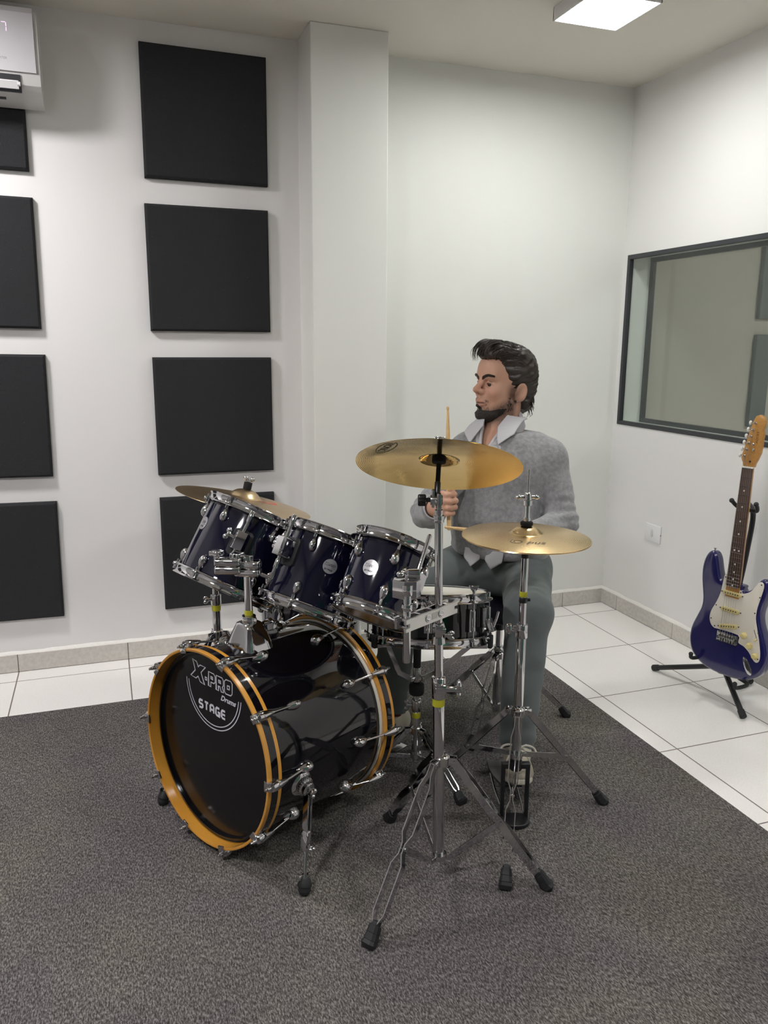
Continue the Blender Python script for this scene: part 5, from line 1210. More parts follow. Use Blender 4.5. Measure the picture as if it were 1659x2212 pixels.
def surface(fn, lo, hi, h, B=12):
    lo = np.asarray(lo, float); n = np.ceil((np.asarray(hi)-lo)/h).astype(int); nb = np.ceil(n/B).astype(int)
    I = np.stack(np.meshgrid(*[np.arange(k) for k in nb], indexing='ij'), -1).reshape(-1, 3)
    ctr = lo + (I*B+B/2)*h
    f = np.concatenate([fn(c) for c in np.array_split(ctr, max(1, len(ctr)//100000))])
    I = I[np.abs(f) < B*h*0.87*1.35 + 0.012]
    g = np.arange(B+1); G = np.stack(np.meshgrid(g, g, g, indexing='ij'), -1).reshape(-1, 3)
    N1, N2 = nb[1]*B+2, nb[2]*B+2
    ids, pos, quads = [], [], []
    for ch in np.array_split(I, max(1, len(I)//60)):
        P = lo + ((ch*B)[:, None, :]+G[None])*h
        F = fn(P.reshape(-1, 3)).reshape(len(ch), B+1, B+1, B+1)
        S = F < 0
        cs = [(x, y, z) for x in (0, 1) for y in (0, 1) for z in (0, 1)]
        sl = lambda A, c: A[:, c[0]:c[0]+B, c[1]:c[1]+B, c[2]:c[2]+B]
        cnt = sum(sl(S, c).astype(np.int8) for c in cs); act = np.argwhere((cnt > 0) & (cnt < 8))
        if len(act) == 0: continue
        b, x, y, z = act.T; acc = np.zeros((len(act), 3)); num = np.zeros(len(act))
        for c in cs:
            for ax in range(3):
                if c[ax] == 0:
                    d = list(c); d[ax] = 1
                    f0 = F[b, x+c[0], y+c[1], z+c[2]]; f1 = F[b, x+d[0], y+d[1], z+d[2]]; m_ = (f0 < 0) != (f1 < 0)
                    t = np.where(m_, f0/(f0-f1+1e-20), 0); p = np.tile(np.array(c, float), (len(act), 1)); p[:, ax] += t
                    acc[m_] += p[m_]; num[m_] += 1
        cell = ch[b]*B + np.stack([x, y, z], 1)
        ids.append((cell[:, 0]*N1+cell[:, 1])*N2+cell[:, 2]); pos.append(lo+(cell+acc/num[:, None])*h)
        for ax in range(3):
            u, w = [(1, 2), (2, 0), (0, 1)][ax]
            i0 = [slice(None), slice(0, B), slice(0, B), slice(0, B)]; i1 = list(i0); i1[ax+1] = slice(1, B+1)
            e = S[tuple(i0)] != S[tuple(i1)]; q = np.argwhere(e)
            if len(q) == 0: continue
            base = ch[q[:, 0]]*B + q[:, 1:]; fl = S[tuple(i0)][e]
            du = np.zeros(3, int); du[u] = 1; dw = np.zeros(3, int); dw[w] = 1
            k = lambda c: (c[:, 0]*N1+c[:, 1])*N2+c[:, 2]
            Q = np.stack([k(base), k(base-du), k(base-du-dw), k(base-dw)], 1)
            Q[~fl] = Q[~fl][:, ::-1]; quads.append(Q)
    ids = np.concatenate(ids); pos = np.concatenate(pos); Q = np.concatenate(quads)
    o = np.argsort(ids); ids = ids[o]; pos = pos[o]
    j = np.searchsorted(ids, Q); j = np.clip(j, 0, len(ids)-1); ok = (ids[j] == Q).all(1)
    return pos, j[ok]
def build_surface(name, fn, lo, hi, h, material, parent=None, origin=(0, 0, 0), col=None, smooth_it=1, keep_big=False):
    V, Q = surface(fn, lo, hi, h)
    for _ in range(smooth_it):      # light relaxation
        s = np.zeros_like(V); c = np.zeros(len(V))
        for a in range(4):
            np.add.at(s, Q[:, a], V[Q[:, (a+1) % 4]]); np.add.at(c, Q[:, a], 1)
            np.add.at(s, Q[:, a], V[Q[:, (a+3) % 4]]); np.add.at(c, Q[:, a], 1)
        V = V*0.65 + 0.35*s/np.maximum(c, 1)[:, None]
    if keep_big:                     # drop loose crumbs
        lab = np.arange(len(V))
        while True:
            m4 = lab[Q].min(1); new = lab.copy()
            for a in range(4): np.minimum.at(new, Q[:, a], m4)
            new = new[new]
            if (new == lab).all(): break
            lab = new
        u, c = np.unique(lab, return_counts=True); kv = lab == u[c.argmax()]
        mp_ = np.cumsum(kv)-1; Q = mp_[Q[kv[Q].all(1)]]; V = V[kv]
    me = bpy.data.meshes.new(name); me.from_pydata((V-np.asarray(origin)).tolist(), [], Q.tolist()); me.update(); me.shade_smooth()
    if col is not None:
        C = col(V); at = me.color_attributes.new('tint', 'FLOAT_COLOR', 'POINT')
        at.data.foreach_set('color', np.column_stack([C, np.ones(len(C))]).astype(np.float32).ravel())
    me.materials.append(material); o = bpy.data.objects.new(name, me); COL.objects.link(o)
    if parent: o.parent = parent
    return o

# ---- joints
O_H = V3(-1.1733, -0.9811, 1.2433)
hd_a = R_(189); HF = V3(math.cos(hd_a), math.sin(hd_a), 0.0); HL = np.cross((0, 0, 1), HF); HU = V3(0, 0, 1)
HF = unit(HF + V3(0, 0, 0.03)); HU = np.cross(HF, HL)
HM = np.array([HF, HL, HU])              # world -> head
def hw(p): return O_H + np.asarray(p, float) @ HM
J = dict(neck=V3(-1.190, -1.005, 1.085), rsh=V3(-1.318, -0.985, 1.000), lsh=V3(-1.068, -1.140, 0.992), chest=V3(-1.205, -1.055, 0.93), belly=V3(-1.235, -1.085, 0.76),
         pelvis=V3(-1.205, -1.080, 0.595), relb=V3(-1.508, -1.105, 0.825), rwr=V3(-1.560, -1.285, 0.876), lelb=V3(-1.058, -1.235, 0.785), lwr=V3(-1.255, -1.335, 0.768),
         rhip=V3(-1.275, -0.995, 0.590), lhip=V3(-1.140, -1.140, 0.590), rkn=V3(-1.590, -1.070, 0.535), lkn=V3(-1.300, -1.450, 0.548), rank=V3(-1.665, -1.165, 0.115), lank=V3(-1.352, -1.505, 0.125))
TF = unit((-0.77, -0.64, 0)); TS = np.cross((0, 0, 1), TF)      # torso front and its left side
TM = np.array([TF, TS, (0, 0, 1.)])

def head_sdf(P):
    p = (P-O_H) @ HM.T; ay = p.copy(); ay[:, 1] = np.abs(p[:, 1])
    d = s_ell(p, (-.018, 0, .048), (.097, .075, .086))
    d = smin(d, s_ell(p, (.030, 0, -.020), (.062, .060, .092)), .03)
    d = smin(d, s_ell(p, (.036, 0, -.070), (.052, .052, .046)), .025)          # jaw
    d = smin(d, s_cap(ay, (-.010, .052, -.062), (.062, .022, -.100), .016, .016), .028)   # jaw line
    d = smin(d, s_ell(p, (.078, 0, -.101), (.021, .024, .018)), .022)          # chin
    d = smin(d, s_cap(ay, (.083, .010, .030), (.074, .044, .030), .0125, .010), .020)     # brow
    d = smin(d, s_ell(p, (.066, 0, .062), (.030, .050, .040)), .03)            # forehead
    d = smin(d, s_ell(ay, (.062, .040, -.022), (.026, .022, .022)), .025)      # cheek bone
    d = smax(d, -s_ell(ay, (.097, .031, .005), (.020, .019, .0125)), .010)     # eye socket
    d = smin(d, s_cap(p, (.087, 0, .024), (.114, 0, -.012), .0078, .0112), .011)  # nose
    d = smin(d, s_ell(p, (.1165, 0, -.0165), (.0118, .0125, .0105)), .008)
    d = smin(d, s_ell(ay, (.102, .0150, -.0205), (.0125, .0085, .0090)), .007)
    d = smax(d, -s_ell(ay, (.1085, .0075, -.0300), (.0055, .0042, .0060)), .003)
    d = smin(d, s_ell(p, (.088, 0, -.050), (.016, .026, .024)), .018)          # mouth mound
    d = smin(d, s_cap(ay, (.1075, .003, -.0535), (.0925, .0245, -.0600), .0068, .0034), .005)
    d = smin(d, s_cap(ay, (.1055, .000, -.0700), (.092, .0225, -.0640), .0080, .0036), .005)
    d = smax(d, -s_cap(ay, (.116, 0, -.0615), (.0925, .0255, -.0618), .0022, .0014), .0025)
    # lids
    d = smin(d, s_cap(ay, (.0845, .016, .0070), (.0890, .031, .0125), .0030, .0036), .003)
    d = smin(d, s_cap(ay, (.0890, .031, .0125), (.0765, .048, .0055), .0036, .0030), .003)
    d = smin(d, s_cap(ay, (.0845, .016, .0015), (.0868, .031, -.0048), .0024, .0026), .003)
    d = smin(d, s_cap(ay, (.0868, .031, -.0048), (.0765, .048, .0015), .0026, .0026), .003)
    # ear
    e = s_ell(ay, (-.020, .082, -.020), (.021, .0085, .034), [(0.89, -0.42, 0.16), (.42, 0.90, 0), (-.15, .06, 0.985)])
    e = smin(e, s_ell(ay, (-.006, .075, -.046), (.0095, .007, .012)), .010)
    e = smax(e, -s_ell(ay, (-.0165, .0925, -.017), (.0135, .0105, .0225), [(0.89, -0.42, 0.16), (.42, 0.90, 0), (-.15, .06, 0.985)]), .005)
    e = smin(e, s_ell(ay, (.000, .078, -.024), (.005, .005, .008)), .006)
    d = smin(d, e, .008)
    return d
rF = unit(J['rwr']-J['relb']); STD = STR_DIR
RH = STR_TIP - STD*0.300                                  # grip point on the right stick
PN = unit(np.cross(STD, unit((-0.25, -0.95, 0.1))))        # palm normal of the right hand
PN = PN if PN[0] > 0 else -PN
FD = np.cross(PN, STD); FD = FD if FD[1] < 0 else -FD
def hand_parts(G, S, F, Nn, wr):
    """closed fist: G grip point, S stick direction, F knuckle direction, Nn palm normal, wr wrist"""
    parts = []; kn = []
    for i, off in enumerate((.030, .010, -.010, -.029)):
        ln = (.92, 1.0, .95, .80)[i]
        K0 = G - Nn*0.022 + F*(0.020+0.004*(1-abs(i-1.2))) + S*off
        K1 = K0 + (F*0.75+Nn*0.65)*0.026*ln; K2 = K1 + (Nn*0.85-F*0.55)*0.026*ln; K3 = K2 + (-F*0.95-Nn*0.15)*0.020*ln
        kn.append(K0); r = (.0092, .0095, .0090, .0080)[i]
        parts += [(K0, K1, r, r*.97, i), (K1, K2, r*.97, r*.92, i), (K2, K3, r*.92, r*.82, i)]
    th = [wr + (G-wr)*0.45 + S*0.012 + Nn*0.004, G - F*0.012 + S*0.034 + Nn*0.004, G + F*0.010 + S*0.050 + Nn*0.012, G + F*0.024 + S*0.058 + Nn*0.016]
    tp = [(th[0], th[1], .0135, .0115), (th[1], th[2], .0112, .0098), (th[2], th[3], .0098, .0078)]
    return parts, kn, tp
RHP = hand_parts(RH, STD, FD, PN, J['rwr'])
LHP_G = STL_TIP - STL_DIR*0.275
lN = unit(np.cross(STL_DIR, (0, 0, 1)) * 0.2 - V3(0, 0, 1)*0.95); lN = unit(lN - STL_DIR*(lN @ STL_DIR)); lF = np.cross(STL_DIR, lN); lF = lF if lF @ (LHP_G-J['lwr']) > 0 else -lF
LHP = hand_parts(LHP_G, STL_DIR, lF, lN, J['lwr'])
def hand_sdf(P, H, wr, prev):
    parts, kn, tp = H; d = prev
    for i in range(4): d = smin(d, s_cap(P, wr, kn[i], .019, .0115), .016)
    for i in range(3): d = smin(d, s_cap(P, kn[i], kn[i+1], .011, .011), .008)
    for i in range(4):
        f = None
        for a, b, ra, rb, k in parts:
            if k == i: f = s_cap(P, a, b, ra, rb) if f is None else smin(f, s_cap(P, a, b, ra, rb), .004)
        d = smin(d, f, .005)
    t = None
    for a, b, ra, rb in tp: t = s_cap(P, a, b, ra, rb) if t is None else smin(t, s_cap(P, a, b, ra, rb), .005)
    return smin(d, t, .009)
def body_sdf(P):
    d = s_cap(P, hw((-.022, 0, -.045)), J['neck']+V3(0, 0, -.01), .053, .060)
    d = smin(d, s_cap(P, J['neck']-TF*.02+V3(0, 0, -.03), J['chest'], .058, .105), .03)
    for s in 'rl': d = smin(d, s_cap(P, J['neck']-TF*.02+V3(0, 0, -.012), J[s+'sh'], .034, .050), .03)
    d = smin(d, s_ell(P, J['chest'], (.105, .15, .15), TM), .06)
    d = smin(d, s_ell(P, J['belly'], (.100, .140, .15), TM), .06)
    d = smin(d, s_ell(P, J['pelvis'], (.115, .155, .10), TM), .05)
    for s in 'rl':
        d = smin(d, s_cap(P, J[s+'sh'], J[s+'elb'], .050, .040), .035)
        d = smin(d, s_cap(P, J[s+'elb'], J[s+'wr'], .040, .026), .02)
        d = smin(d, s_cap(P, J[s+'hip'], J[s+'kn'], .078, .054), .04)
        d = smin(d, s_cap(P, J[s+'kn'], J[s+'ank'], .052, .036), .03)
        f = FT[s]; d = smin(d, s_cap(P, J[s+'ank']-V3(0, 0, .02), f[1]*0.6+f[0]*0.4, .036, .026), .03)
    near = np.linalg.norm(P-O_H, axis=1) < 0.24
    if near.any():
        dd = d.copy(); dd[near] = smin(d[near], head_sdf(P[near]), .022); d = dd
    for H, w in ((RHP, J['rwr']), (LHP, J['lwr'])):
        nr = np.linalg.norm(P-w, axis=1) < 0.2
        if nr.any(): dd = d.copy(); dd[nr] = hand_sdf(P[nr], H, w, d[nr]); d = dd
    return d
# feet: heel and toe points
ldir = unit((-0.42, -0.86, 0)); rdir = unit((-0.86, -0.50, 0))
FT = {'l': (J['lank']-ldir*0.055+V3(0, 0, -.070), J['lank']+ldir*0.170+V3(0, 0, -.025)), 'r': (J['rank']-rdir*0.055+V3(0, 0, -.060), J['rank']+rdir*0.165+V3(0, 0, -.035))}

SKIN_T = (0.50, 0.285, 0.20)
def skin_col(V):
    C = np.tile(np.array(SKIN_T), (len(V), 1)); p = (V-O_H) @ HM.T; hd_ = np.linalg.norm(p, axis=1) < 0.19
    x, y, z = p.T; ay = np.abs(y)
    def blend(w, c): C[:] = C*(1-w[:, None]) + np.array(c)*w[:, None]
    g = lambda d, s: np.exp(-(d/s)**2)
    cheek = g(np.sqrt((x-.08)**2+(ay-.035)**2+(z+.028)**2), .026)*hd_*0.40; blend(cheek, (0.46, 0.20, 0.14))
    nose = g(np.sqrt((x-.112)**2+y**2+(z+.016)**2), .02)*hd_*0.55; blend(nose, (0.44, 0.17, 0.12))
    lip = (np.clip(1-np.abs(z+.0605)/.0145, 0, 1)**0.5)*(x > .088)*np.clip(1-ay/.027, 0, 1)**0.5*hd_; blend(np.clip(lip*1.3, 0, 1)*0.65, (0.36, 0.15, 0.115))
    # beard stubble: jaw, chin, moustache
    upl = np.interp(x, [-.02, .005, .03, .06, .078, .10], [.010, -.008, -.038, -.054, -.066, -.074]); jaw = np.clip((upl-z)/.026, 0, 1)
    jaw *= np.clip((x+.018)/.02, 0, 1)*np.clip((z+.150)/.03, 0, 1)
    side = g(x-.006, .017)*np.clip((.02-z)/.03, 0, 1)*(ay > .045)*(z > -.07)
    mus = g(z+.043, .0085)*(x > .078)*np.clip(1-ay/.036, 0, 1)*(0.35+0.65*np.clip(ay/.012, 0, 1))
    w = np.clip(np.maximum.reduce([jaw*0.80, side*0.75, mus*0.55])*hd_, 0, 1)*(0.86+0.14*vnoise(V, 900))*np.clip(1-lip*2, 0, 1); blend(w, (0.035, 0.024, 0.018))
    ml = g(z+.0616, .0026)*(x > .086)*np.clip((.029-ay)/.006, 0, 1)*hd_*0.85; blend(ml, (0.05, 0.016, 0.014))
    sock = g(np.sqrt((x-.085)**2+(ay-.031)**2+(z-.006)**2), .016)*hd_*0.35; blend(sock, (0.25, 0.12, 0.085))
    return C
def tint_mat(name, rough, sss=0.0, bump=None, spec=0.4):
    m = mat(name, (0.5, 0.5, 0.5), rough, sss=sss, bump=bump, spec=spec); nt = m.node_tree
    a = nt.nodes.new('ShaderNodeVertexColor'); a.layer_name = 'tint'; nt.links.new(a.outputs[0], nt.nodes['Principled BSDF'].inputs['Base Color']); return m
SKINM = tint_mat('skin', 0.5, 0.08, (350, 0.06, 3))
person = build_surface('person', body_sdf, (-1.86, -1.76, 0.03), (-0.93, -0.82, 1.44), 0.0033, SKINM, None, TO, skin_col, 1, True)
person.location = TO
tag(person, 'dark-haired bearded man in grey sweater and trousers seated behind the drums, looking left', 'person')
def P_(name, fn, lo, hi, h, m, col=None, it=1, big=False): return build_surface(name, fn, lo, hi, h, m, person, TO, col, it, big)

# ---- eyes and brows
def loc(p): return hw(p)-TO
for s in (-1, 1):
    m = MB(); ball(m, loc((.0755, s*.0310, .0045)), .0122, 24); e = m.build('eye', mat('eye_white', (0.34, 0.30, 0.28), 0.3), person)
    gz = unit((.96, .22, -.03)); cE = V3(.0755, s*.0310, .0040)
    m = MB(); lathe(m, [(.0074, .0100), (.0070, .0108), (.0040, .0122), (.0001, .0128)], 20, loc(cE), HF*gz[0]+HL*gz[1], cap0=False, cap1=False); m.build('iris', mat('iris_brown', (0.018, 0.009, 0.006), 0.15), e)
HAIRM = mat('dark_brown_hair', (0.028, 0.020, 0.015), 0.40, spec=0.5, aniso=0.5)
rng = random.Random(4)
m = MB()
for s in (-1, 1):
    for k in range(230):
        t = rng.random(); y = .009+.045*t; z = .0245+.011*math.sin(min(1, t*1.25)*PI*0.62)+rng.uniform(-.0050, .0050)*(1-.55*t) - .006*max(0, t-.6)
        q = np.array([hw((.075, s*y, z))]); x = .105
        for _ in range(24):
            dd = head_sdf(np.array([hw((x, s*y, z))]))[0]; x -= max(dd*0.8, .0001)
            if dd < .0003: break
        tube(m, [loc((x-.001, s*y, z-.0008)), loc((x+.0014, s*(y+.003), z+.0016)), loc((x+.0006, s*(y+.0075), z+.0022))], [.0011, .0010, .0004], 4)
m.build('eyebrows', HAIRM, person)

# ---- beard
def beard_sdf(P):
    p = (P-O_H) @ HM.T; x, y, z = p.T; ay = np.abs(y); n = vnoise(p, 420, 1)*.0016+vnoise(p, 170, 2)*.0014
    near = np.linalg.norm(p, axis=1) < .20; d = np.full(len(P), .1)
    if near.any():
        pn = P[near]; b = np.minimum(head_sdf(pn), 1); xx, yy, zz = x[near], y[near], z[near]; aa = ay[near]
        up = np.interp(xx, [-.02, .005, .03, .06, .078, .10], [-.030, -.052, -.074, -.084, -.089, -.088])      # upper beard line by depth
        w = np.minimum(np.minimum(np.minimum(up-zz, xx+.000), (zz+.140)*1.0), .079-aa)
        soul = .011-np.sqrt((yy*0.9)**2+np.clip(-.074-zz, None, 0)**2)*(xx > .08); w = np.where((xx > .085) & (zz > -.095), np.maximum(w, soul-.004), w)
        T = .0016 + .0060*np.clip((-.080-zz)/.02, 0, 1)*np.clip((xx-.02)/.045, 0, 1)
        thick = np.clip((w+.002)/.011, -.35, 1)*T
        d[near] = b - thick - n[near]*np.clip(w/.006, 0, 1)
        d[near] = np.maximum(d[near], -w-.003)
    return d
P_('beard', beard_sdf, O_H-.17, O_H+.17, .0022, mat('beard_hair', (0.016, 0.012, 0.009), 0.6, bump=(500, 0.5, 2)), big=True)

m = MB(); rb = random.Random(7); cand = []
for k in range(4200):
    a = rb.uniform(-1.75, 1.75); z = rb.uniform(-.128, .012); cand.append((a, z))
cA_ = np.array(cand); D_ = np.column_stack([np.cos(cA_[:, 0])*.95, np.sin(cA_[:, 0])*.75]); rr_ = np.full(len(cA_), .16); c0_ = np.column_stack([np.full(len(cA_), .015), np.zeros(len(cA_))])
for _ in range(40):
    Q_ = np.column_stack([c0_+D_*rr_[:, None], cA_[:, 1]]); dd_ = head_sdf(O_H + Q_ @ HM); rr_ -= np.maximum(dd_*0.7, 0)/.95
Q_ = np.column_stack([c0_+D_*rr_[:, None], cA_[:, 1]])
for (x, y, z), dd in zip(Q_, head_sdf(O_H + Q_ @ HM)):
    if abs(dd) > .002 or rr_[0] > .2: continue
    ay = abs(y); up = float(np.interp(x, [-.02, .005, .03, .06, .078, .10], [.012, -.010, -.050, -.066, -.076, -.082]))
    p = min(1, max(0, (up-z)/.030)); mus = math.exp(-((z+.046+ay*.25)/.006)**2)*(x > .075)*(ay < .034)*(ay > .003)*0.55
    gote = (x > .070)*(ay > .018)*(ay < .034)*(z < -.045)*0.35
    if x < -.012 or (ay > .066 and x < .004) or (abs(z+.0615) < .0125 and ay < .026 and x > .085): continue
    if rb.random() > max(p, mus, gote): continue
    L = .0035 + .0035*p; n_ = unit((x-.015, y*1.2, 0.15*(z+.1)))
    tube(m, [loc(V3(x, y, z)-n_*.0008), loc(V3(x, y, z)+n_*L*.45+V3(.0, 0, -L*.55)), loc(V3(x, y, z)+n_*L*.6+V3(.0, 0, -L*1.3))], [.0006, .0005, .0002], 3, cap=False)
m.build('beard_hairs', MATS['beard_hair'], person)

# ---- hair: swept-back volume plus locks
def hair_base(P):
    p = (P-O_H) @ HM.T; x, y, z = p.T; ay = np.abs(y)
    d = s_ell(p, (-.026, 0, .056), (.106, .086, .094))
    d = smin(d, s_ell(p, (.050, .004, .118), (.056, .056, .030), [(0.96, 0, -.25), (0, 1, 0), (.25, 0, .96)]), .035)
    d = smin(d, s_ell(p, (-.080, 0, -.010), (.046, .066, .070)), .04)
    d = smin(d, s_ell(p, (-.072, 0, -.068), (.034, .054, .034)), .03)
    g = vnoise(p*np.array([0.35, 1, 1]), 190, 3)*.0028 + np.sin((z*0.8+ay*0.6+x*0.25)*330+2.5*vnoise(p, 40, 5))*.0018
    d = d + g
    # face opening, ear opening
    face = smax(x-(.034-np.clip((z-.02)/.10, -.3, 1)*-.030 - np.clip((.03-z)/.07, 0, 1)*.026), z-(.094+.10*np.clip((.075-x), 0, 1)*0.0), .012)
    cut = smin(-(x-(.030 + np.clip((z-.02)/.08, 0, 1)*.030)), (z-.090), .01)
    keep = np.maximum(-cut, 0)*0
    front = x - (.018+np.clip((z-.000)/.09, -.25, 1)*.034)              # in front of the hairline
    low = .094 - z
    d = smax(d, np.minimum(front, low), .010)
    d = smax(d, -s_ell(np.column_stack([x, ay, z]), (-.010, .088, -.030), (.026, .028, .040)), .006)
    d = smax(d, np.minimum(-.012-z, x+.030), .008)
    d = smax(d, -(z+.098+.01*np.sin(y*120)), .008)
    return d
P_('hair', hair_base, O_H-.2, O_H+.22, .0026, HAIRM, big=True)
m = MB(); rg = random.Random(11)
def hair_r(dirv):
    lo_, hi_ = .02, .20
    for _ in range(18):
        mid = (lo_+hi_)/2; q = np.array([hw(V3(-.02, 0, .05)+np.asarray(dirv)*mid)])
        if hair_base(q)[0] < 0: lo_ = mid
        else: hi_ = mid
    return lo_
def lock(pts, r):
    tube(m, smooth_line([loc(p) for p in pts], 5), np.concatenate([np.linspace(r*0.6, r, 5), np.linspace(r, r*0.15, max(1, 5*(len(pts)-1)+1-5))]), 5)
cO = V3(-.02, 0, .05)
for k in range(190):
    # start near the hairline, run back and down over the skull
    side = rg.choice((-1, 1)); a0 = rg.uniform(-.05, 1.25); el = rg.uniform(0.1, 1.35)
    pts = []
    y0 = side*math.sin(a0)*0.95; start = rg.uniform(0.15, 0.75); n = 6
    for i in range(n):
        t = i/(n-1); ph = start + t*rg.uniform(0.8, 1.2)*1.15      # angle from front over the top to the back
        lat = side*(a0*(0.55+0.45*t)); dv = unit((math.cos(ph)*math.cos(lat)*1.0, math.sin(lat)+0.02, math.sin(ph)*math.cos(lat)*0.95 - 0.12*t))
        r = hair_r(dv)+rg.uniform(-.0015, .0035)*(1-.3*t); pts.append(cO+dv*r)
    lock(pts, rg.uniform(.0014, .0028))
for k in range(46):    # quiff curling forward over the forehead
    y = rg.uniform(-.045, .05); h = rg.uniform(0, .016); fwd = rg.uniform(0, .020); dn = rg.uniform(.004, .030)
    lock([(.030, y*0.9, .140+h), (.062, y, .147+h), (.088+fwd*.6, y*1.05, .138+h*.6), (.100+fwd, y*1.1, .124-dn*.4), (.098+fwd*.8, y*1.15, .112-dn)], rg.uniform(.0012, .0024))
for k in range(46):    # curls at the nape
    y = rg.uniform(-.055, .055); z = rg.uniform(-.045, .02); b = -.118+abs(y)*0.5
    lock([(b, y, z+.05), (b-.002, y*1.05, z+.01), (b+.002, y*1.1, z-.035), (b-.008+rg.uniform(0, .012), y*1.15, z-.058), (b-.014+rg.uniform(0, .03), y*1.2, z-.062-rg.uniform(0, .014))], rg.uniform(.0014, .0026))
m.build('hair_locks', HAIRM, person)
m = MB(); ball(m, loc((-.004, .083, -.052)), .0018, 10); m.build('earring', mat('earring_silver', (0.9, 0.9, 0.9), 0.1, 1.0), person)

# ---- sweater
WOOL = mat('grey_wool', (0.205, 0.205, 0.215), 0.95, spec=0.1, sheen=0.35, noise=(75, (0.30, 0.30, 0.31), 0.35, 0.7), bump=(420, 0.35, 3))
rc_w = J['rwr']-unit(J['rwr']-J['relb'])*0.012; lc_w = J['lwr']
rfd = unit(J['rwr']-J['relb']); lfd = unit(J['lwr']-J['lelb'])
def torso_sdf(P, off):
    d = s_cap(P, J['neck']-TF*.012+V3(0, 0, -.035), J['chest'], .066+off, .112+off)
    for s in 'rl': d = smin(d, s_cap(P, J['neck']-TF*.022+V3(0, 0, .004), J[s+'sh'], .052+off, .058+off), .045)
    d = smin(d, s_ell(P, J['chest'], (.112+off, .158+off, .155+off), TM), .06)
    d = smin(d, s_ell(P, J['belly']+V3(0, 0, -.01), (.122+off, .160+off, .155), TM), .06)
    d = smin(d, s_ell(P, J['pelvis']+V3(0, 0, .055), (.138+off, .165+off, .085), TM), .05)
    return d
def sweater_sdf(P):
    off = .010; d = torso_sdf(P, off)
    fold = vnoise(P*np.array([1, 1, .45]), 42, 2)*.004 + vnoise(P, 20, 7)*.004
    for s, wr, fdv in (('r', rc_w, rfd), ('l', lc_w, lfd)):
        ar = s_cap(P, J[s+'sh'], J[s+'elb'], .064, .054); ar = smin(ar, s_cap(P, J[s+'elb'], wr, .054, .044 if s == 'r' else .038), .02)
        q = (P-J[s+'elb']); along = q @ unit(J[s+'elb']-J[s+'sh']); near = np.exp(-(np.linalg.norm(q, axis=1)/.09)**2)
        ar = ar + near*np.sin(along*170+vnoise(P, 30)*1.5)*.0042
        d = smin(d, ar, .022)
    d = d + fold
    # waist rib, neckline, cuffs
    w = P[:, 2]-.655; d = smax(d, -(w - .0 + .03*((P-J['pelvis']) @ TF)*0 ), .012)
    d = d - .004*np.exp(-((P[:, 2]-.675)/.012)**2)
    nk = s_cap(P, J['neck']+TF*.012+V3(0, 0, -.035), J['neck']+TF*.03+V3(0, 0, .12), .060, .068); d = smax(d, -nk, .010)
    vn = s_cap(P, J['neck']+TF*.150+V3(0, 0, -.082), J['neck']+TF*.120+V3(0, 0, .06), .010, .066); d = smax(d, -vn, .008)
    d = smax(d, P[:, 2]-1.085, .01)
    nq = P-J['neck']; wd = np.maximum.reduce([np.abs(nq @ TS)-np.clip((nq[:, 2]+.098)*.55, -.01, .06), -.098-nq[:, 2], .015-(nq @ TF)]); d = smax(d, -wd, .005)
    for wr, fdv, rr in ((rc_w, rfd, .034), (lc_w, lfd, .030)):
        nr = np.linalg.norm(P-wr, axis=1) < .10
        d = np.where(nr, np.maximum(d, (P-wr) @ fdv - .012), d)
        d = np.where(nr, np.maximum(d, -(s_cap(P, wr-fdv*.035, wr+fdv*.05, rr, rr+.002))), d)
    return d
P_('sweater', sweater_sdf, (-1.66, -1.48, .60), (-.93, -.82, 1.13), .0048, WOOL, big=True)

# ---- trousers
TROUS = mat('grey_green_trousers', (0.125, 0.143, 0.143), 0.85, spec=0.2, sheen=0.15, bump=(500, 0.12, 2))
def trousers_sdf(P):
    d = s_ell(P, J['pelvis']+V3(0, 0, .01), (.132, .175, .118), TM); z = P[:, 2]
    for s in 'rl':
        a = s_cap(P, J[s+'hip']+V3(0, 0, .004), J[s+'kn'], .094, .074)
        b = s_cap(P, J[s+'kn'], J[s+'ank']+V3(0, 0, .03), .071, .058)
        kq = P-J[s+'kn']; sh = unit(J[s+'ank']-J[s+'kn']); thd = unit(J[s+'kn']-J[s+'hip']); near = np.exp(-(np.linalg.norm(kq+thd*.08, axis=1)/.13)**2)
        l = smin(a, b, .03)
        side = np.cross(thd, sh)
        l = l + near*np.sin((kq @ thd)*120 + (kq @ side)*60 + vnoise(P, 34)*3.2)*.0024*(0.35+0.65*np.clip(vnoise(P, 22, 9)*2, 0, 1))
        l = l + np.sin((kq @ sh)*75+(kq @ side)*30+vnoise(P, 22, 4)*3.0)*.0026*(0.3+0.7*np.clip(vnoise(P, 18, 11)*2, 0, 1))*np.clip((kq @ sh)*6, 0, 1) + vnoise(P, 26, 8)*.003
        l = smax(l, (P-J[s+'ank']) @ sh - (.012 if s == 'l' else -.02), .006)
        d = smin(d, l, .035)
    d = smax(d, z-.715, .01)
    crease = np.exp(-(((P-J['pelvis']) @ TS)/.05)**2)*np.exp(-((z-.62)/.06)**2)
    d = d + crease*np.sin(((P-J['pelvis']) @ TS)*70*np.sign((P-J['pelvis']) @ TS)+(z*90))*.0035
    return d
P_('trousers', trousers_sdf, (-1.80, -1.62, .06), (-.93, -.80, .74), .0048, TROUS, big=True)

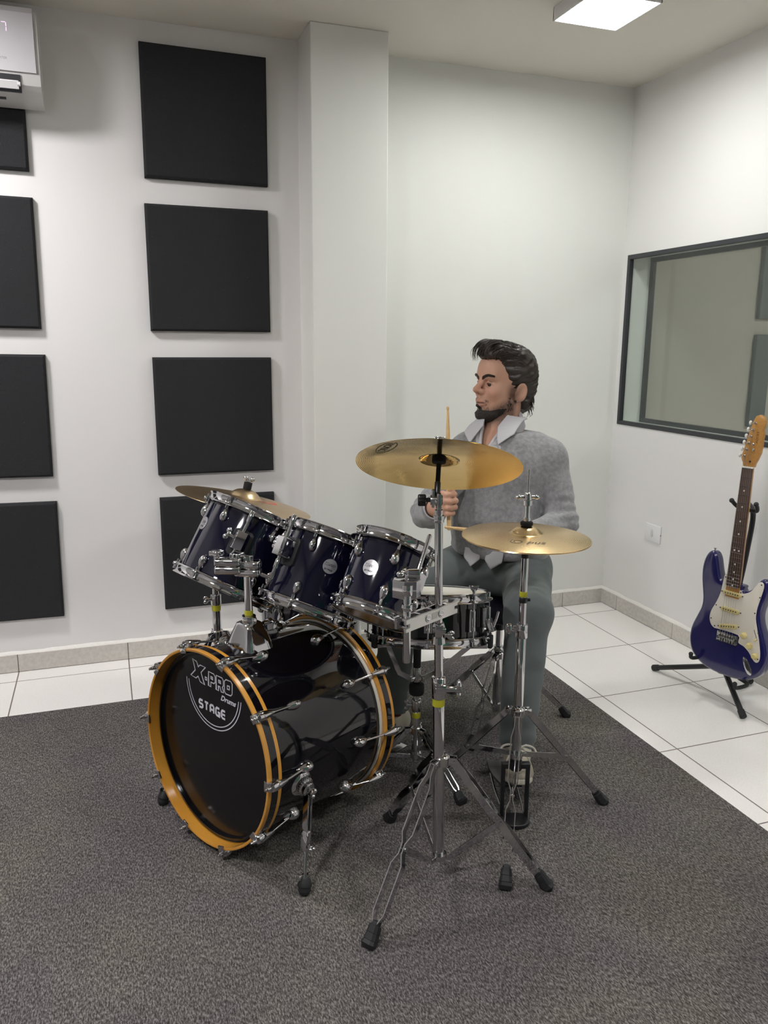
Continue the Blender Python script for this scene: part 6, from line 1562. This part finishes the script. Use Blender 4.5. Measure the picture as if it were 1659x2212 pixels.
# ---- shirt: collar, front, cuffs, tails
SHIRT = mat('pale_striped_shirt', (0.50, 0.49, 0.52), 0.8, spec=0.2)
_nt = SHIRT.node_tree; _b = _nt.nodes['Principled BSDF']; _tc = _nt.nodes.new('ShaderNodeTexCoord'); _w = _nt.nodes.new('ShaderNodeTexWave'); _w.inputs['Scale'].default_value = 130; _w.bands_direction = 'Z'
_r = _nt.nodes.new('ShaderNodeValToRGB'); _r.color_ramp.elements[0].color = (.36, .355, .38, 1); _r.color_ramp.elements[1].color = (.56, .55, .57, 1)
_nt.links.new(_tc.outputs['Object'], _w.inputs['Vector']); _nt.links.new(_w.outputs['Fac'], _r.inputs[0]); _nt.links.new(_r.outputs[0], _b.inputs['Base Color'])
def slab(P, pts, th):
    """rounded slab over a planar polygon given by 3D corners"""
    Q = np.array(pts, float); c = Q.mean(0); n = unit(np.cross(Q[1]-Q[0], Q[2]-Q[0])); u = unit(Q[1]-Q[0]); v = np.cross(n, u)
    p2 = np.stack([(P-c) @ u, (P-c) @ v], 1); q2 = np.stack([(Q-c) @ u, (Q-c) @ v], 1); d2 = np.full(len(P), 1e9); ins = np.zeros(len(P), bool); m_ = len(q2)
    for i in range(m_):
        a, b = q2[i], q2[(i+1) % m_]; e = b-a; w = p2-a; t = np.clip(w @ e/(e @ e), 0, 1); d2 = np.minimum(d2, np.linalg.norm(w-t[:, None]*e, axis=1))
        cond = (a[1] > p2[:, 1]) != (b[1] > p2[:, 1]); xi = a[0]+(p2[:, 1]-a[1])*(b[0]-a[0])/(b[1]-a[1]+1e-12); ins ^= cond & (p2[:, 0] < xi)
    d2 = np.where(ins, -d2, d2); dz = np.abs((P-c) @ n)
    return np.linalg.norm(np.stack([np.maximum(d2, 0), dz], 1), axis=1) - th
NK = J['neck']
def nk(f, s, z): return NK + TF*f + TS*s + V3(0, 0, z)
def collar_sdf(P):
    q = P-NK; f = q @ TF; s = q @ TS; z = q[:, 2]; r = np.sqrt((f-.006)**2+s**2)
    zc = .030 - f*0.35
    band = np.maximum(np.abs(r-(.068+.10*np.clip(-z, 0, .03)))-.003, np.abs(z-zc)-.022); band = np.maximum(band, f-.060)
    fall = np.maximum(np.abs(r-(.081-.30*(z-zc)))-.003, np.abs(z-zc+.002)-.022); fall = np.maximum(fall, f-.045)
    d = smin(band, fall, .006)
    t0 = torso_sdf(P, .0)
    front = np.abs(t0-.005)-.0022
    vee = np.abs(s) - np.clip((z+.078)*.36, -.01, .05)               # open neck
    band_ = np.maximum.reduce([np.abs(s)-.060, z-.020, -.150-z, .02-f, -vee-.0])
    d = smin(d, np.maximum(front, band_), .004)
    edge_ = np.maximum.reduce([np.abs(t0-.008)-.003, np.abs(vee-.004)-.005, z-.02, -.09-z, .02-f]); d = smin(d, edge_, .003)
    sh = np.abs(t0-.0205)-.0026
    def poly(q):
        m_ = np.full(len(P), -1e9)
        for i in range(len(q)):
            (ax, ay_), (bx_, by_) = q[i], q[(i+1) % len(q)]; L = math.hypot(bx_-ax, by_-ay_); m_ = np.maximum(m_, ((bx_-ax)*(z-ay_)-(by_-ay_)*(np.abs(s)-ax))/L*-1)
        return m_
    q = [(.040, .060), (.027, .022), (.052, -.036), (.092, .000), (.094, .050)]
    flap = np.maximum.reduce([sh, poly(q), -.02-f]); d = smin(d, flap, .004)
    return d
shirt = P_('shirt_collar', collar_sdf, NK-.20, NK+.17, .0027, SHIRT)
for wr, fdv, rr in ((rc_w, rfd, .035), (lc_w, lfd, .031)):
    def cuff(P):
        aq = (P-wr) @ fdv; rq = np.linalg.norm(P-wr-aq[:, None]*fdv, axis=1); return np.maximum(np.abs(rq-rr)-.0026, np.abs(aq-.006)-.020)
    P_('shirt_cuff', cuff, wr-.07, wr+.07, .0030, SHIRT)
pv = J['pelvis']+V3(0, 0, .06)
for s0, s1 in ((.066, .006), (-.018, -.078)):
    mid = (s0+s1)/2; pts = [pv+TF*.150+TS*s0+V3(0, 0, .035), pv+TF*.150+TS*s1+V3(0, 0, .035), pv+TF*.164+TS*s1*0.95+V3(0, 0, .006), pv+TF*.170+TS*(mid*.9)+V3(0, 0, -.024), pv+TF*.164+TS*s0+V3(0, 0, .004)]
    P_('shirt_tail', lambda P: slab(P, pts, .003), pv-.22, pv+.22, .0034, SHIRT)
m = MB()
for z in (-.050, -.085): ball(m, nk(.110, .004, z)-TO, 1, 10, (.004, .0045, .0045), [TF, TS, V3(0, 0, 1)])
m.build('button', WHITEP, person)

# ---- shoes and socks
SHOE = mat('cream_canvas', (0.52, 0.47, 0.38), 0.8, bump=(260, 0.25, 2)); SOLE = mat('rubber_sole', (0.62, 0.57, 0.48), 0.6); LACE = mat('off_white_lace', (0.62, 0.59, 0.52), 0.8); SOCK = mat('maroon_sock', (0.10, 0.012, 0.016), 0.9)
for s, dr in (('l', ldir), ('r', rdir)):
    hl_, tl_ = FT[s]; ank = J[s+'ank']; ax_ = unit(tl_-hl_); sd_ = unit(np.cross((0, 0, 1), ax_)); up_ = np.cross(ax_, sd_); SMx = np.array([ax_, sd_, up_])
    def upper(P, hl_=hl_, tl_=tl_, ank=ank, ax_=ax_, up_=up_):
        d = s_cap(P, hl_+up_*.028, tl_-ax_*.045+up_*.022, .036, .036); d = smin(d, s_ell(P, tl_-ax_*.040+up_*.014, (.050, .046, .032), SMx), .02)
        d = smin(d, s_cap(P, hl_+ax_*.020+up_*.045, ank+V3(0, 0, -.005), .040, .042), .03)
        d = smin(d, s_cap(P, ank+ax_*.03-up_*.01, tl_-ax_*.07+up_*.03, .036, .028), .03)
        d = smax(d, -((P-hl_) @ up_)+.004, .004); d = smax(d, (P-ank) @ up_ - .018, .008)
        d = smax(d, -s_cap(P, ank+up_*.0, ank+up_*.08, .034, .036), .006)
        d = d + .0012*np.sin(((P-hl_) @ ax_)*210)*((P-tl_) @ ax_ > -.05); return d
    lo = np.minimum(hl_, tl_)-.08; hi = np.maximum(np.maximum(hl_, tl_), ank)+.08
    sh_ = P_('shoe', upper, lo, hi, .0034, SHOE, big=True)
    def sole(P, hl_=hl_, tl_=tl_, ax_=ax_, up_=up_):
        q = P-hl_; a = q @ ax_; b = q @ sd_; L = np.linalg.norm(tl_-hl_); w = .036+.010*np.clip(a/L, 0, 1)**1.5
        d2 = np.sqrt(np.maximum(np.abs(a-(L-.005)/2+.012)-(L/2-.020), 0)**2+b**2)-w; return smax(d2, np.abs(q @ up_-.000)-.010, .006)
    build_surface('sole', sole, lo, hi, .0036, SOLE, sh_, TO)
    m = MB(); c = ank-TO
    for k in range(4):
        b0 = ank+ax_*(.048+.022*k)-up_*(.000+.0125*k)+up_*.028
        tube(m, smooth_line([b0-sd_*.026-up_*.006-TO, b0+up_*.010-TO, b0+sd_*.026-up_*.006+ax_*.008-TO], 5), .0032, 8)
    k0 = ank+ax_*.078+up_*.012-TO
    for sg in (-1, 1):
        tube(m, smooth_line([k0, k0+sd_*sg*.022+up_*.014, k0+sd_*sg*.046+up_*.010+ax_*.004, k0+sd_*sg*.054-up_*.004+ax_*.014, k0+sd_*sg*.034-up_*.006+ax_*.022, k0+sd_*sg*.004+ax_*.008], 6), .0034, 8)
        tube(m, smooth_line([k0, k0+sd_*sg*.022+ax_*.02-up_*.004, k0+sd_*sg*.038+ax_*.04-up_*.03], 5), .003, 8)
    lc = m.build('laces', LACE, sh_)
    m = MB(); tube(m, [ank-up_*.02-TO, ank+(J[s+'kn']-ank)*.20-TO], [.040, .046], 20); m.build('sock', SOCK, person)
